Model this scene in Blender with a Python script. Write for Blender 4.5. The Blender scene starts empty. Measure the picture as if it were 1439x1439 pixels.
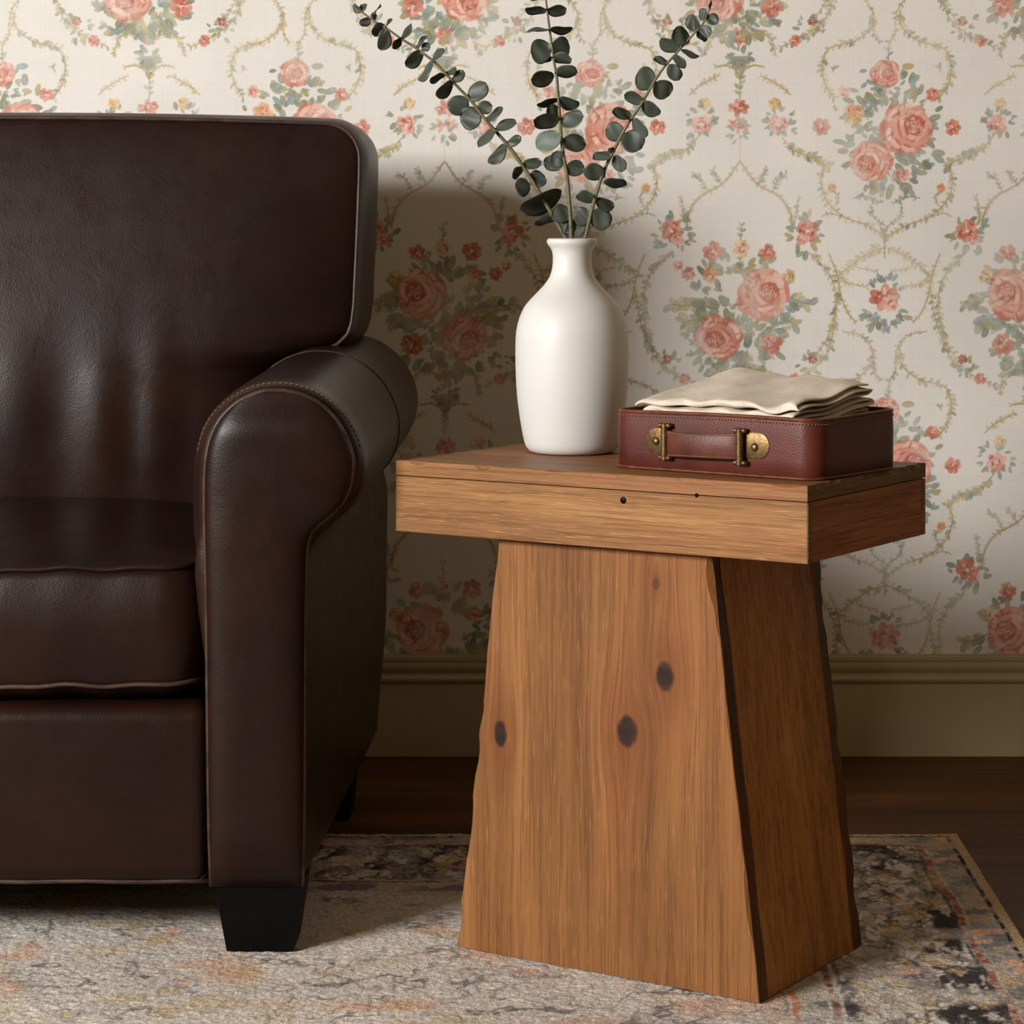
import bpy, bmesh, math, random
import numpy as np
from mathutils import Vector, Matrix

# ------------------------------------------------------------------ camera, light, exposure
F = 3500.0            # focal length in pixels of the 1439 px frame
PX, PY = 800.0, 315.0 # where the optical axis meets the picture
CAMZ = 0.862          # camera height above the floor
RUG = 0.008           # height of the rug's top
sc = bpy.context.scene
col = sc.collection

cd = bpy.data.cameras.new('camera')
cam = bpy.data.objects.new('camera', cd)
col.objects.link(cam)
cam.location = (0, 0, CAMZ)
cam.rotation_euler = (math.pi / 2, 0, 0)
cd.sensor_width = 36.0
cd.lens = F / 1439 * 36.0
cd.shift_x = -(PX - 719.5) / 1439
cd.shift_y = -(719.5 - PY) / 1439
cd.clip_start = 0.05
sc.camera = cam

w = bpy.data.worlds.new('world')
sc.world = w
w.use_nodes = True
bg = w.node_tree.nodes['Background']
bg.inputs[0].default_value = (1.0, 0.73, 0.43, 1)
bg.inputs[1].default_value = 0.20


def area(name, loc, target, sx, sy, power, color):
    ld = bpy.data.lights.new(name, 'AREA')
    ld.shape = 'RECTANGLE'
    ld.size, ld.size_y = sx, sy
    ld.energy = power
    ld.color = color
    o = bpy.data.objects.new(name, ld)
    col.objects.link(o)
    o.location = loc
    d = Vector(target) - Vector(loc)
    o.rotation_euler = d.to_track_quat('-Z', 'Y').to_euler()
    return o


area('window_daylight', (-3.0, 0.25, 1.75), (0.0, 3.2, 0.60), 1.38, 0.80, 258, (1.0, 0.985, 0.965))

sc.view_settings.view_transform = 'Standard'
sc.view_settings.look = 'None'
sc.view_settings.exposure = 0.0
sc.view_settings.gamma = 1.0
sc.view_settings.use_curve_mapping = False

rng = np.random.default_rng(7)
random.seed(7)


# ------------------------------------------------------------------ helpers
def at(px, py, Y):
    """the point of the room at distance Y that the picture shows at px, py"""
    return Vector(((px - PX) * Y / F, Y, CAMZ - (py - PY) * Y / F))


def lin(r, g=None, b=None):
    if g is None:
        r, g, b = r
    f = lambda c: (c / 12.92 if c <= 0.04045 else ((c + 0.055) / 1.055) ** 2.4)
    return (f(r / 255), f(g / 255), f(b / 255), 1)


def lin_arr(a):
    return np.where(a <= 0.04045, a / 12.92, ((np.maximum(a, 0.04045) + 0.055) / 1.055) ** 2.4)


def smooth01(a, b, x):
    t = min(1, max(0, (x - a) / (b - a)))
    return t * t * (3 - 2 * t)


def new_obj(name, verts, faces, mat, parent=None, smooth=True, mats=None, midx=None):
    me = bpy.data.meshes.new(name)
    me.from_pydata([tuple(v) for v in verts], [], faces)
    for m in ([mat] if mats is None else mats):
        me.materials.append(m)
    if midx is not None:
        me.polygons.foreach_set('material_index', midx)
    bm = bmesh.new()
    bm.from_mesh(me)
    bmesh.ops.recalc_face_normals(bm, faces=bm.faces)
    bm.to_mesh(me)
    bm.free()
    me.polygons.foreach_set('use_smooth', [smooth] * len(me.polygons))
    me.update()
    o = bpy.data.objects.new(name, me)
    col.objects.link(o)
    if parent is not None:
        o.parent = parent
    return o


def sharp(o, deg=35):
    me = o.data
    bm = bmesh.new()
    bm.from_mesh(me)
    for e in bm.edges:
        if len(e.link_faces) == 2:
            e.smooth = e.calc_face_angle(0) < math.radians(deg)
    bm.to_mesh(me)
    bm.free()
    return o


def thing(name, label, cat, loc=(0, 0, 0), rz=0.0, group=None):
    o = bpy.data.objects.new(name, None)
    o.empty_display_size = 0.05
    col.objects.link(o)
    o.location = loc
    o.rotation_euler = (0, 0, rz)
    o['label'] = label
    o['category'] = cat
    if group:
        o['group'] = group
    return o


def structure(o):
    o['kind'] = 'structure'
    return o


def box_geo(x0, x1, y0, y1, z0, z1, bev=0.0, seg=2):
    bm = bmesh.new()
    bmesh.ops.create_cube(bm, size=1)
    for v in bm.verts:
        v.co = Vector((x0 + (v.co.x + .5) * (x1 - x0), y0 + (v.co.y + .5) * (y1 - y0), z0 + (v.co.z + .5) * (z1 - z0)))
    if bev > 0:
        bmesh.ops.bevel(bm, geom=list(bm.edges), offset=bev, segments=seg, profile=0.5, affect='EDGES')
    bm.verts.index_update()
    vs = [v.co.copy() for v in bm.verts]
    fs = [[v.index for v in f.verts] for f in bm.faces]
    bm.free()
    return vs, fs


def box(name, ext, mat, parent=None, bev=0.0, seg=2, fn=None):
    vs, fs = box_geo(*ext, bev=bev, seg=seg)
    if fn:
        vs = [fn(v) for v in vs]
    return sharp(new_obj(name, vs, fs, mat, parent))


def tube_geo(pts, r, closed=False, n=8, cap=True):
    pts = [Vector(p) for p in pts]
    N = len(pts)
    rs = r if isinstance(r, (list, tuple)) else [r] * N
    tang = []
    for i in range(N):
        a = pts[(i - 1) % N] if (closed or i > 0) else pts[i]
        b = pts[(i + 1) % N] if (closed or i < N - 1) else pts[i]
        t = b - a
        tang.append(t.normalized() if t.length > 1e-9 else Vector((0, 0, 1)))
    up = Vector((0, 0, 1)) if abs(tang[0].z) < .9 else Vector((1, 0, 0))
    nv = (up - tang[0] * up.dot(tang[0])).normalized()
    vs, fs = [], []
    for i in range(N):
        nv = (nv - tang[i] * nv.dot(tang[i]))
        nv = nv.normalized() if nv.length > 1e-6 else tang[i].orthogonal().normalized()
        bv = tang[i].cross(nv)
        for k in range(n):
            a = 2 * math.pi * k / n
            vs.append(pts[i] + (nv * math.cos(a) + bv * math.sin(a)) * rs[i])
    M = N if closed else N - 1
    for i in range(M):
        j = (i + 1) % N
        for k in range(n):
            k2 = (k + 1) % n
            fs.append([i * n + k, i * n + k2, j * n + k2, j * n + k])
    if not closed and cap:
        fs.append(list(range(n))[::-1])
        fs.append([(N - 1) * n + k for k in range(n)])
    return vs, fs


def tube(name, pts, r, mat, parent=None, closed=False, n=8):
    vs, fs = tube_geo(pts, r, closed, n)
    return new_obj(name, vs, fs, mat, parent)


def merge(*geos):
    vs, fs = [], []
    for v, f in geos:
        o = len(vs)
        vs += list(v)
        fs += [[i + o for i in q] for q in f]
    return vs, fs


def loft_geo(secs, cap0=True, cap1=True):
    n = len(secs[0])
    vs = [p for s in secs for p in s]
    fs = []
    for i in range(len(secs) - 1):
        for k in range(n):
            k2 = (k + 1) % n
            fs.append([i * n + k, i * n + k2, (i + 1) * n + k2, (i + 1) * n + k])
    if cap0:
        fs.append(list(range(n)))
    if cap1:
        fs.append([(len(secs) - 1) * n + k for k in range(n)])
    return vs, fs


def lathe_geo(prof, n=64, c=(0, 0, 0)):
    vs, fs = [], []
    for r, z in prof:
        for k in range(n):
            a = 2 * math.pi * k / n
            vs.append(Vector((c[0] + r * math.cos(a), c[1] + r * math.sin(a), c[2] + z)))
    for i in range(len(prof) - 1):
        for k in range(n):
            k2 = (k + 1) % n
            fs.append([i * n + k, i * n + k2, (i + 1) * n + k2, (i + 1) * n + k])
    fs.append(list(range(n)))
    fs.append([(len(prof) - 1) * n + k for k in range(n)])
    return vs, fs


def catmull(pts, n):
    P = [Vector(p) for p in pts]
    P = [P[0] * 2 - P[1]] + P + [P[-1] * 2 - P[-2]]
    out = []
    for i in range(1, len(P) - 2):
        for k in range(n):
            t = k / n
            a, b, c, d = P[i - 1], P[i], P[i + 1], P[i + 2]
            out.append(0.5 * ((2 * b) + (c - a) * t + (2 * a - 5 * b + 4 * c - d) * t * t + (3 * b - a - 3 * c + d) * t ** 3))
    out.append(P[-2])
    return out


def pad(name, rows, cfun, secs, mapf, mat, parent, T=24):
    """a padded panel. rows: (b, aL, aR); cfun(a, b, t) height of the face; secs: (outset, dc) loops of the sides"""
    vs, fs = [], []
    R = len(rows)
    ab = []
    for (b, aL, aR) in rows:
        for k in range(T + 1):
            t = k / T
            tt = 0.5 - 0.5 * math.cos(math.pi * t) if T > 8 else t
            tt = 0.5 * (t + tt)
            a = aL + (aR - aL) * tt
            ab.append((a, b))
            vs.append((a, b, cfun(a, b, tt * 2 - 1)))
    idx = lambda r, k: r * (T + 1) + k
    for r in range(R - 1):
        for k in range(T):
            fs.append([idx(r, k), idx(r, k + 1), idx(r + 1, k + 1), idx(r + 1, k)])
    loop = [idx(0, k) for k in range(T + 1)] + [idx(r, T) for r in range(1, R)] + \
           [idx(R - 1, k) for k in range(T - 1, -1, -1)] + [idx(r, 0) for r in range(R - 2, 0, -1)]
    L = len(loop)
    base = [vs[i] for i in loop]
    nrm = []
    for i in range(L):
        a, b = base[(i - 2) % L], base[(i + 2) % L]
        dx, dy = b[0] - a[0], b[1] - a[1]
        d = math.hypot(dx, dy) or 1
        nrm.append((dy / d, -dx / d))
    prev = loop
    for (o, dc) in secs:
        s = len(vs)
        for i in range(L):
            vs.append((base[i][0] + nrm[i][0] * o, base[i][1] + nrm[i][1] * o, base[i][2] + dc))
        cur = list(range(s, s + L))
        for i in range(L):
            j = (i + 1) % L
            fs.append([prev[i], prev[j], cur[j], cur[i]])
        prev = cur
    fs.append(prev)
    o = new_obj(name, [mapf(*v) for v in vs], fs, mat, parent)
    return o, [Vector(mapf(*b)) for b in base], nrm


# ------------------------------------------------------------------ materials
class NT:
    def __init__(self, name):
        self.m = bpy.data.materials.new(name)
        self.m.use_nodes = True
        self.t = self.m.node_tree
        self.b = self.t.nodes['Principled BSDF']

    def n(self, typ, **kw):
        nd = self.t.nodes.new(typ)
        for k, v in kw.items():
            if k.startswith('i_'):
                nd.inputs[int(k[2:]) if k[2:].isdigit() else k[2:].replace('_', ' ')].default_value = v
            else:
                setattr(nd, k, v)
        return nd

    def l(self, a, b):
        self.t.links.new(a, b)

    def coord(self, kind='Object', scale=(1, 1, 1)):
        tc = self.n('ShaderNodeTexCoord')
        mp = self.n('ShaderNodeMapping')
        mp.inputs['Scale'].default_value = scale
        self.l(tc.outputs[kind], mp.inputs[0])
        return mp.outputs[0]

    def noise(self, vec, scale, detail=4, rough=.55, dist=0.0):
        nd = self.n('ShaderNodeTexNoise')
        nd.inputs['Scale'].default_value = scale
        nd.inputs['Detail'].default_value = detail
        nd.inputs['Roughness'].default_value = rough
        nd.inputs['Distortion'].default_value = dist
        self.l(vec, nd.inputs['Vector'])
        return nd.outputs[0]

    def ramp(self, fac, stops):
        nd = self.n('ShaderNodeValToRGB')
        cr = nd.color_ramp
        while len(cr.elements) > len(stops):
            cr.elements.remove(cr.elements[-1])
        while len(cr.elements) < len(stops):
            cr.elements.new(.5)
        for e, (p, c) in zip(cr.elements, stops):
            e.position = p
            e.color = c
        self.l(fac, nd.inputs[0])
        return nd.outputs[0]

    def math(self, op, a, b=None, c=None, clamp=False):
        nd = self.n('ShaderNodeMath', operation=op, use_clamp=clamp)
        for i, x in enumerate((a, b, c)):
            if x is None:
                continue
            if isinstance(x, (int, float)):
                nd.inputs[i].default_value = x
            else:
                self.l(x, nd.inputs[i])
        return nd.outputs[0]

    def mix(self, fac, a, b, mode='MIX'):
        nd = self.n('ShaderNodeMix', data_type='RGBA', blend_type=mode)
        for s, x in ((nd.inputs[0], fac), (nd.inputs[6], a), (nd.inputs[7], b)):
            if isinstance(x, (int, float)):
                s.default_value = x
            elif isinstance(x, tuple):
                s.default_value = x
            else:
                self.l(x, s)
        return nd.outputs[2]

    def bump(self, h, strength, dist=.001, normal=None):
        nd = self.n('ShaderNodeBump')
        nd.inputs['Strength'].default_value = strength
        nd.inputs['Distance'].default_value = dist
        self.l(h, nd.inputs['Height'])
        if normal is not None:
            self.l(normal, nd.inputs['Normal'])
        return nd.outputs[0]

    def out(self, color=None, rough=None, normal=None, metal=None, spec=None):
        for nm, x in (('Base Color', color), ('Roughness', rough), ('Normal', normal), ('Metallic', metal), ('Specular IOR Level', spec)):
            if x is None:
                continue
            s = self.b.inputs[nm]
            if isinstance(x, (int, float, tuple)):
                s.default_value = x
            else:
                self.l(x, s)
        return self.m


def leather(name, dark, light, rough=.38, grain=420, gstr=.18, wrinkle=.12, patch=5.0, spec=.3):
    N = NT(name)
    v = N.coord()
    n1 = N.noise(v, patch, 5, .6, .4)
    c = N.ramp(n1, [(.34, dark), (.68, light)])
    n2 = N.noise(v, 60, 3, .6)
    c = N.mix(N.math('MULTIPLY', n2, .25), c, dark)
    vo = N.n('ShaderNodeTexVoronoi')
    vo.inputs['Scale'].default_value = grain
    N.l(v, vo.inputs['Vector'])
    b1 = N.bump(vo.outputs[0], gstr, .0006)
    w_ = N.noise(v, 14, 5, .6, 1.2)
    b2 = N.bump(w_, wrinkle, .004, b1)
    r = N.math('MULTIPLY_ADD', N.noise(v, 22, 4, .6), .22, rough - .11)
    return N.out(c, r, b2, spec=spec)


def wood(name, dark, mid, light, grain='X', scale=1.0, knots=(), rough=.55, seams=None, bumps=.6):
    """grain along one object axis; knots: (a, z, rx, rz) in the x-z plane"""
    N = NT(name)
    tc = N.n('ShaderNodeTexCoord')
    vec = tc.outputs['Object']
    core = halo = None
    if knots:
        sx = N.n('ShaderNodeSeparateXYZ')
        N.l(vec, sx.inputs[0])
        x, y, z = sx.outputs
        vec0 = vec
        shift = None
        for (ka, kz, rx, rz, kc) in knots:
            dx = N.math('SUBTRACT', x, ka)
            dz = N.math('SUBTRACT', z, kz)
            ex = N.math('DIVIDE', dx, rx)
            ez = N.math('DIVIDE', dz, rz)
            d2 = N.math('ADD', N.math('MULTIPLY', ex, ex), N.math('MULTIPLY', ez, ez))
            gx = N.math('DIVIDE', dx, rx * 2.6)
            gz = N.math('DIVIDE', dz, rz * 4.0)
            g2 = N.math('ADD', N.math('MULTIPLY', gx, gx), N.math('MULTIPLY', gz, gz))
            g = N.math('POWER', 2.718, N.math('MULTIPLY', g2, -1.0))
            s = N.math('MULTIPLY', N.math('MULTIPLY', dx, g), -0.75)
            shift = s if shift is None else N.math('ADD', shift, s)
            k = N.math('POWER', 2.718, N.math('MULTIPLY', N.math('POWER', N.math('MULTIPLY_ADD', N.math('SUBTRACT', N.noise(vec0, 90, 3, .6), .5), .9, d2), 5.0), -0.75))
            k = N.math('MULTIPLY', k, kc)
            core = k if core is None else N.math('MAXIMUM', core, k)
            halo = g if halo is None else N.math('MAXIMUM', halo, g)
        cb = N.n('ShaderNodeCombineXYZ')
        N.l(N.math('ADD', x, shift), cb.inputs[0])
        N.l(y, cb.inputs[1])
        N.l(z, cb.inputs[2])
        vec = cb.outputs[0]

    def mapped(s_along, s_across):
        mp = N.n('ShaderNodeMapping')
        i = 'XYZ'.index(grain)
        mp.inputs['Scale'].default_value = tuple(s_along * scale if k == i else s_across * scale for k in range(3))
        N.l(vec, mp.inputs[0])
        return mp.outputs[0]
    broad = N.noise(mapped(1.1, 13), 1.0, 4, .55, .35)
    fib = N.noise(mapped(6, 260), 1.0, 3, .6, .2)
    ring = N.noise(mapped(2.2, 62), 1.0, 4, .6, .5)
    pores = N.noise(mapped(26, 1000), 1.0, 2, .5)
    f = N.math('ADD', N.math('MULTIPLY', broad, .55), N.math('MULTIPLY', ring, .45))
    c = N.ramp(f, [(.30, dark), (.50, mid), (.71, light)])
    c = N.mix(N.ramp(fib, [(.50, (0, 0, 0, 1)), (.62, (.50, .50, .50, 1))]), c, tuple(q * .72 for q in dark[:3]) + (1,))
    c = N.mix(N.ramp(pores, [(.60, (0, 0, 0, 1)), (.70, (.55, .55, .55, 1))]), c, tuple(min(1, q * 1.35) for q in light[:3]) + (1,))
    red = N.noise(mapped(.8, 6), 1.0, 2, .5)
    c = N.mix(N.ramp(red, [(.56, (0, 0, 0, 1)), (.74, (.30, .30, .30, 1))]), c, lin(146, 76, 38))
    if knots:
        c = N.mix(N.math('MULTIPLY', halo, .6), c, lin(104, 54, 24))
        kn = N.noise(mapped(60, 60), 1.0, 3, .6)
        c = N.mix(N.math('MULTIPLY', core, .97), c, N.ramp(kn, [(.35, lin(22, 13, 10)), (.75, lin(58, 34, 24))]))
    if seams:
        ax, pos = seams
        sx2 = N.n('ShaderNodeSeparateXYZ')
        N.l(tc.outputs['Object'], sx2.inputs[0])
        for p in pos:
            d = N.math('ABSOLUTE', N.math('SUBTRACT', sx2.outputs[ax], p))
            k = N.math('LESS_THAN', d, .0007)
            c = N.mix(N.math('MULTIPLY', k, .6), c, lin(60, 36, 18))
    h = N.math('ADD', N.math('ADD', N.math('MULTIPLY', fib, .6), N.math('MULTIPLY', ring, .4)), N.math('MULTIPLY', pores, .35))
    nb = N.bump(h, bumps, .0016)
    return N.out(c, N.math('MULTIPLY_ADD', fib, .2, rough - .1), nb, spec=.2)


def plain(name, color, rough=.5, metal=0.0, nscale=60, var=.15, bumps=.05, bscale=200, spec=.5):
    N = NT(name)
    v = N.coord()
    n1 = N.noise(v, nscale, 4, .6)
    d = tuple(c * (1 - var) for c in color[:3]) + (1,)
    u = tuple(min(1, c * (1 + var)) for c in color[:3]) + (1,)
    c = N.ramp(n1, [(.3, d), (.7, u)])
    b = N.bump(N.noise(v, bscale, 3, .6), bumps, .001)
    return N.out(c, rough, b, metal, spec)


M = {}
M['leather'] = leather('brown_leather', lin(25, 11, 11), lin(39, 20, 11), rough=.37, patch=4.5, spec=.2)
M['piping'] = leather('worn_piping', lin(40, 25, 20), lin(74, 54, 44), rough=.42, patch=30, wrinkle=.05)
M['arm_leather'] = leather('arm_leather', lin(27, 13, 10), lin(42, 23, 12), spec=.22, rough=.35, patch=4.0)
M['black'] = plain('black_wood', lin(7, 6, 6), .45, var=.2, spec=.10)
M['stitch'] = plain('stitch', lin(112, 82, 54), .7)
M['ceramic'] = plain('white_glaze', lin(204, 202, 198), .5, nscale=9, var=.02, bumps=.06, bscale=60)
M['stem'] = plain('twig', lin(96, 88, 58), .6, nscale=90, var=.35)
M['brass'] = plain('aged_brass', lin(112, 88, 56), .40, metal=.8, nscale=180, var=.35, bumps=.25, bscale=300)
M['case'] = leather('red_brown_leather', lin(68, 26, 18), lin(94, 43, 33), rough=.44, grain=600, gstr=.3, wrinkle=.12, patch=12)
M['case_in'] = plain('case_lining', lin(62, 30, 20), .7, nscale=40, var=.3)
M['case_trim'] = leather('case_trim', lin(76, 32, 19), lin(118, 62, 36), rough=.45, patch=50, wrinkle=.1)
M['strap'] = leather('strap_leather', lin(74, 34, 25), lin(104, 58, 45), rough=.42, patch=22, grain=600, gstr=.3)
M['paint'] = plain('cream_paint', lin(166, 150, 114), .45, nscale=7, var=.05, bumps=.04, bscale=30)


def leaf_mat(name, a, b):
    N = NT(name)
    v = N.coord()
    oi = N.n('ShaderNodeObjectInfo')
    n1 = N.noise(v, 40, 4, .6)
    f = N.math('ADD', N.math('MULTIPLY', n1, .7), N.math('MULTIPLY', oi.outputs['Random'], .45))
    c = N.ramp(f, [(.28, a), (.85, b)])
    bmp = N.bump(N.noise(v, 150, 3, .6), .2, .001)
    N.out(c, .5, bmp, spec=.4)
    N.b.inputs['Transmission Weight'].default_value = 0.0
    return N.m


M['leaf'] = leaf_mat('eucalyptus_leaf', lin(38, 42, 32), lin(72, 80, 70))
M['leaf_pale'] = leaf_mat('eucalyptus_leaf_pale', lin(96, 108, 98), lin(140, 150, 140))


def linen():
    N = NT('linen')
    v = N.coord()
    n1 = N.noise(v, 30, 5, .6)
    c = N.ramp(n1, [(.3, lin(200, 187, 170)), (.7, lin(222, 211, 197))])
    wv = N.n('ShaderNodeTexVoronoi')
    wv.inputs['Scale'].default_value = 900
    N.l(v, wv.inputs['Vector'])
    sp = N.noise(v, 700, 2, .6)
    c = N.mix(N.ramp(sp, [(.56, (0, 0, 0, 1)), (.72, (.5, .5, .5, 1))]), c, lin(172, 156, 134))
    b = N.bump(sp, .4, .001, N.bump(n1, .3, .004))
    return N.out(c, .9, b, spec=.15)


M['linen'] = linen()


def floor_mat():
    N = NT('dark_floorboards')
    tc = N.n('ShaderNodeTexCoord')
    mp = N.n('ShaderNodeMapping')
    mp.inputs['Scale'].default_value = (1.4, 22, 1)
    N.l(tc.outputs['Object'], mp.inputs[0])
    n1 = N.noise(mp.outputs[0], 1.0, 5, .6, .4)
    c = N.ramp(n1, [(.3, lin(62, 37, 15)), (.7, lin(96, 60, 27))])
    sx = N.n('ShaderNodeSeparateXYZ')
    N.l(tc.outputs['Object'], sx.inputs[0])
    fr = N.math('FRACT', N.math('MULTIPLY', sx.outputs[1], 1 / .11))
    edge = N.math('LESS_THAN', N.math('ABSOLUTE', N.math('SUBTRACT', fr, .5)), .012)
    row = N.math('FLOOR', N.math('ADD', N.math('MULTIPLY', sx.outputs[1], 1 / .11), .5))
    tone = N.math('FRACT', N.math('MULTIPLY', N.math('SINE', N.math('MULTIPLY', row, 12.99)), 43.7))
    c = N.mix(N.math('MULTIPLY', tone, .35), c, lin(66, 42, 22))
    c = N.mix(N.math('MULTIPLY', edge, .8), c, lin(26, 16, 9))
    return N.out(c, .5, N.bump(n1, .15, .002), spec=.12)


def attr_mat(name, rough, nscale, bumps, bdist, spec=.2, var=.0, vscale=100, sheen=0.0):
    N = NT(name)
    a = N.n('ShaderNodeAttribute')
    a.attribute_name = 'print'
    v = N.coord()
    n1 = N.noise(v, nscale, 4, .65)
    c = a.outputs['Color']
    if var:
        n2 = N.noise(v, vscale, 3, .6)
        c = N.mix(1.0, c, N.ramp(n2, [(.3, (1 - var,) * 3 + (1,)), (.7, (1,) * 3 + (1,))]), 'MULTIPLY')
    if sheen:
        N.b.inputs['Sheen Weight'].default_value = sheen
    return N.out(c, rough, N.bump(n1, bumps, bdist), spec=spec)


M['floor'] = floor_mat()
M['wallpaper'] = attr_mat('floral_wallpaper', .75, 500, .12, .0006, var=.05, vscale=220)
M['rug'] = attr_mat('woven_rug', .95, 420, .55, .003, spec=.05, var=.12, vscale=330)


# ------------------------------------------------------------------ wall: painted print as a fine grid of coloured points
def fbm(shape, cells, octaves=4, rough=.55, seed=0):
    r = np.random.default_rng(seed)
    out = np.zeros(shape)
    amp, tot = 1.0, 0.0
    cy, cx = cells
    for o in range(octaves):
        gy, gx = int(cy) + 2, int(cx) + 2
        g = r.random((gy + 1, gx + 1))
        ys = np.linspace(0, cy, shape[0]) * (gy - 1) / max(cy, 1) * .999
        xs = np.linspace(0, cx, shape[1]) * (gx - 1) / max(cx, 1) * .999
        yi, xi = ys.astype(int), xs.astype(int)
        fy, fx = ys - yi, xs - xi
        fy, fx = (fy * fy * (3 - 2 * fy))[:, None], (fx * fx * (3 - 2 * fx))[None, :]
        a = g[np.ix_(yi, xi)] * (1 - fx) + g[np.ix_(yi, xi + 1)] * fx
        b = g[np.ix_(yi + 1, xi)] * (1 - fx) + g[np.ix_(yi + 1, xi + 1)] * fx
        out += amp * (a * (1 - fy) + b * fy)
        tot += amp
        amp *= rough
        cy, cx = cy * 2, cx * 2
    return out / tot


WALL_Y = 4.051
WS = F / WALL_Y                    # picture pixels per metre on the wall
U = 1 / (WS * 2.664)               # metres per pattern unit
STEP = 0.0013


class Paper:
    """a print in pattern units; x to the right, y down"""

    def __init__(self, x0, x1, z0, z1, bgcol):
        self.xs = np.arange(x0, x1, STEP)
        self.zs = np.arange(z0, z1, STEP)
        self.img = np.empty((len(self.zs), len(self.xs), 3))
        self.img[:] = np.array(bgcol) / 255
        # pattern units of every column and row
        self.ux = (self.xs / U) + (PX - 900) * 2.664
        self.uy = ((CAMZ - self.zs) / U) + PY * 2.664
        self.du = STEP / U
        self.ox = self.oy = 0.0
        self.mir = 1

    def win(self, x0, x1, y0, y1):
        i0 = int(np.floor((x0 - self.ux[0]) / self.du)); i1 = int(np.ceil((x1 - self.ux[0]) / self.du)) + 1
        j0 = int(np.floor((self.uy[0] - y1) / self.du)); j1 = int(np.ceil((self.uy[0] - y0) / self.du)) + 1
        i0, j0 = max(i0, 0), max(j0, 0)
        i1, j1 = min(i1, len(self.ux)), min(j1, len(self.uy))
        if i1 <= i0 or j1 <= j0:
            return None
        return slice(j0, j1), slice(i0, i1)

    def T(self, x, y):
        return self.ox + self.mir * x, self.oy + y

    def dab(self, cx, cy, rx, ry, rot, c, alpha=1.0, soft=2.5):
        X, Y = self.T(cx, cy)
        rot = rot * self.mir
        m = max(rx, ry) + soft + 2
        wn = self.win(X - m, X + m, Y - m, Y + m)
        if wn is None:
            return
        gx = self.ux[wn[1]][None, :] - X
        gy = self.uy[wn[0]][:, None] - Y
        ca, sa = math.cos(rot), math.sin(rot)
        a = gx * ca + gy * sa
        b = -gx * sa + gy * ca
        d = np.sqrt((a / rx) ** 2 + (b / ry) ** 2)
        k = np.clip((1 - d) * min(rx, ry) / soft + .5, 0, 1) * alpha
        v = self.img[wn]
        v += (np.array(c) / 255 - v) * k[..., None]

    def leaf(self, x, y, L, W, ang, c, alpha=.9):
        """lens shaped leaf from x, y"""
        X, Y = self.T(x, y)
        if self.mir < 0:
            ang = math.pi - ang
        ca, sa = math.cos(ang), math.sin(ang)
        m = L + 4
        wn = self.win(X - m, X + m, Y - m, Y + m)
        if wn is None:
            return
        gx = self.ux[wn[1]][None, :] - X
        gy = self.uy[wn[0]][:, None] - Y
        a = (gx * ca + gy * sa) / L
        b = -gx * sa + gy * ca
        prof = W * .5 * np.sqrt(np.clip(4 * a * (1 - a), 0, 1))
        k = np.clip((prof - np.abs(b)) / 2.2 + .35, 0, 1) * ((a > -.05) & (a < 1.05)) * alpha
        k = k * (0.78 + .22 * np.clip(np.abs(b) / 2.2, 0, 1))
        v = self.img[wn]
        v += (np.array(c) / 255 - v) * k[..., None]

    def line(self, pts, w, c, alpha=.85):
        for (x0, y0), (x1, y1) in zip(pts[:-1], pts[1:]):
            X0, Y0 = self.T(x0, y0)
            X1, Y1 = self.T(x1, y1)
            m = w + 4
            wn = self.win(min(X0, X1) - m, max(X0, X1) + m, min(Y0, Y1) - m, max(Y0, Y1) + m)
            if wn is None:
                continue
            gx = self.ux[wn[1]][None, :] - X0
            gy = self.uy[wn[0]][:, None] - Y0
            dx, dy = X1 - X0, Y1 - Y0
            t = np.clip((gx * dx + gy * dy) / (dx * dx + dy * dy + 1e-9), 0, 1)
            d = np.hypot(gx - t * dx, gy - t * dy)
            k = np.clip((w - d) / 2.4 + .5, 0, 1) * alpha
            v = self.img[wn]
            v += (np.array(c) / 255 - v) * k[..., None]


CORAL, DEEP, PINK, BLUSH = (196, 108, 86), (158, 70, 54), (220, 154, 136), (238, 200, 184)
OLIVE, SAGE, GREY, BLUE = (168, 152, 102), (140, 142, 113), (114, 120, 106), (130, 146, 148)
GOLD, TAN, TWIG = (214, 172, 108), (196, 174, 126), (172, 150, 108)
GREENS = [SAGE, GREY, BLUE, OLIVE, (126, 132, 100), (150, 152, 130)]
pr = random.Random(3)


def jit(c, a=12):
    k = pr.uniform(-a, a)
    return tuple(min(255, max(0, q + k + pr.uniform(-4, 4))) for q in c)


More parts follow.
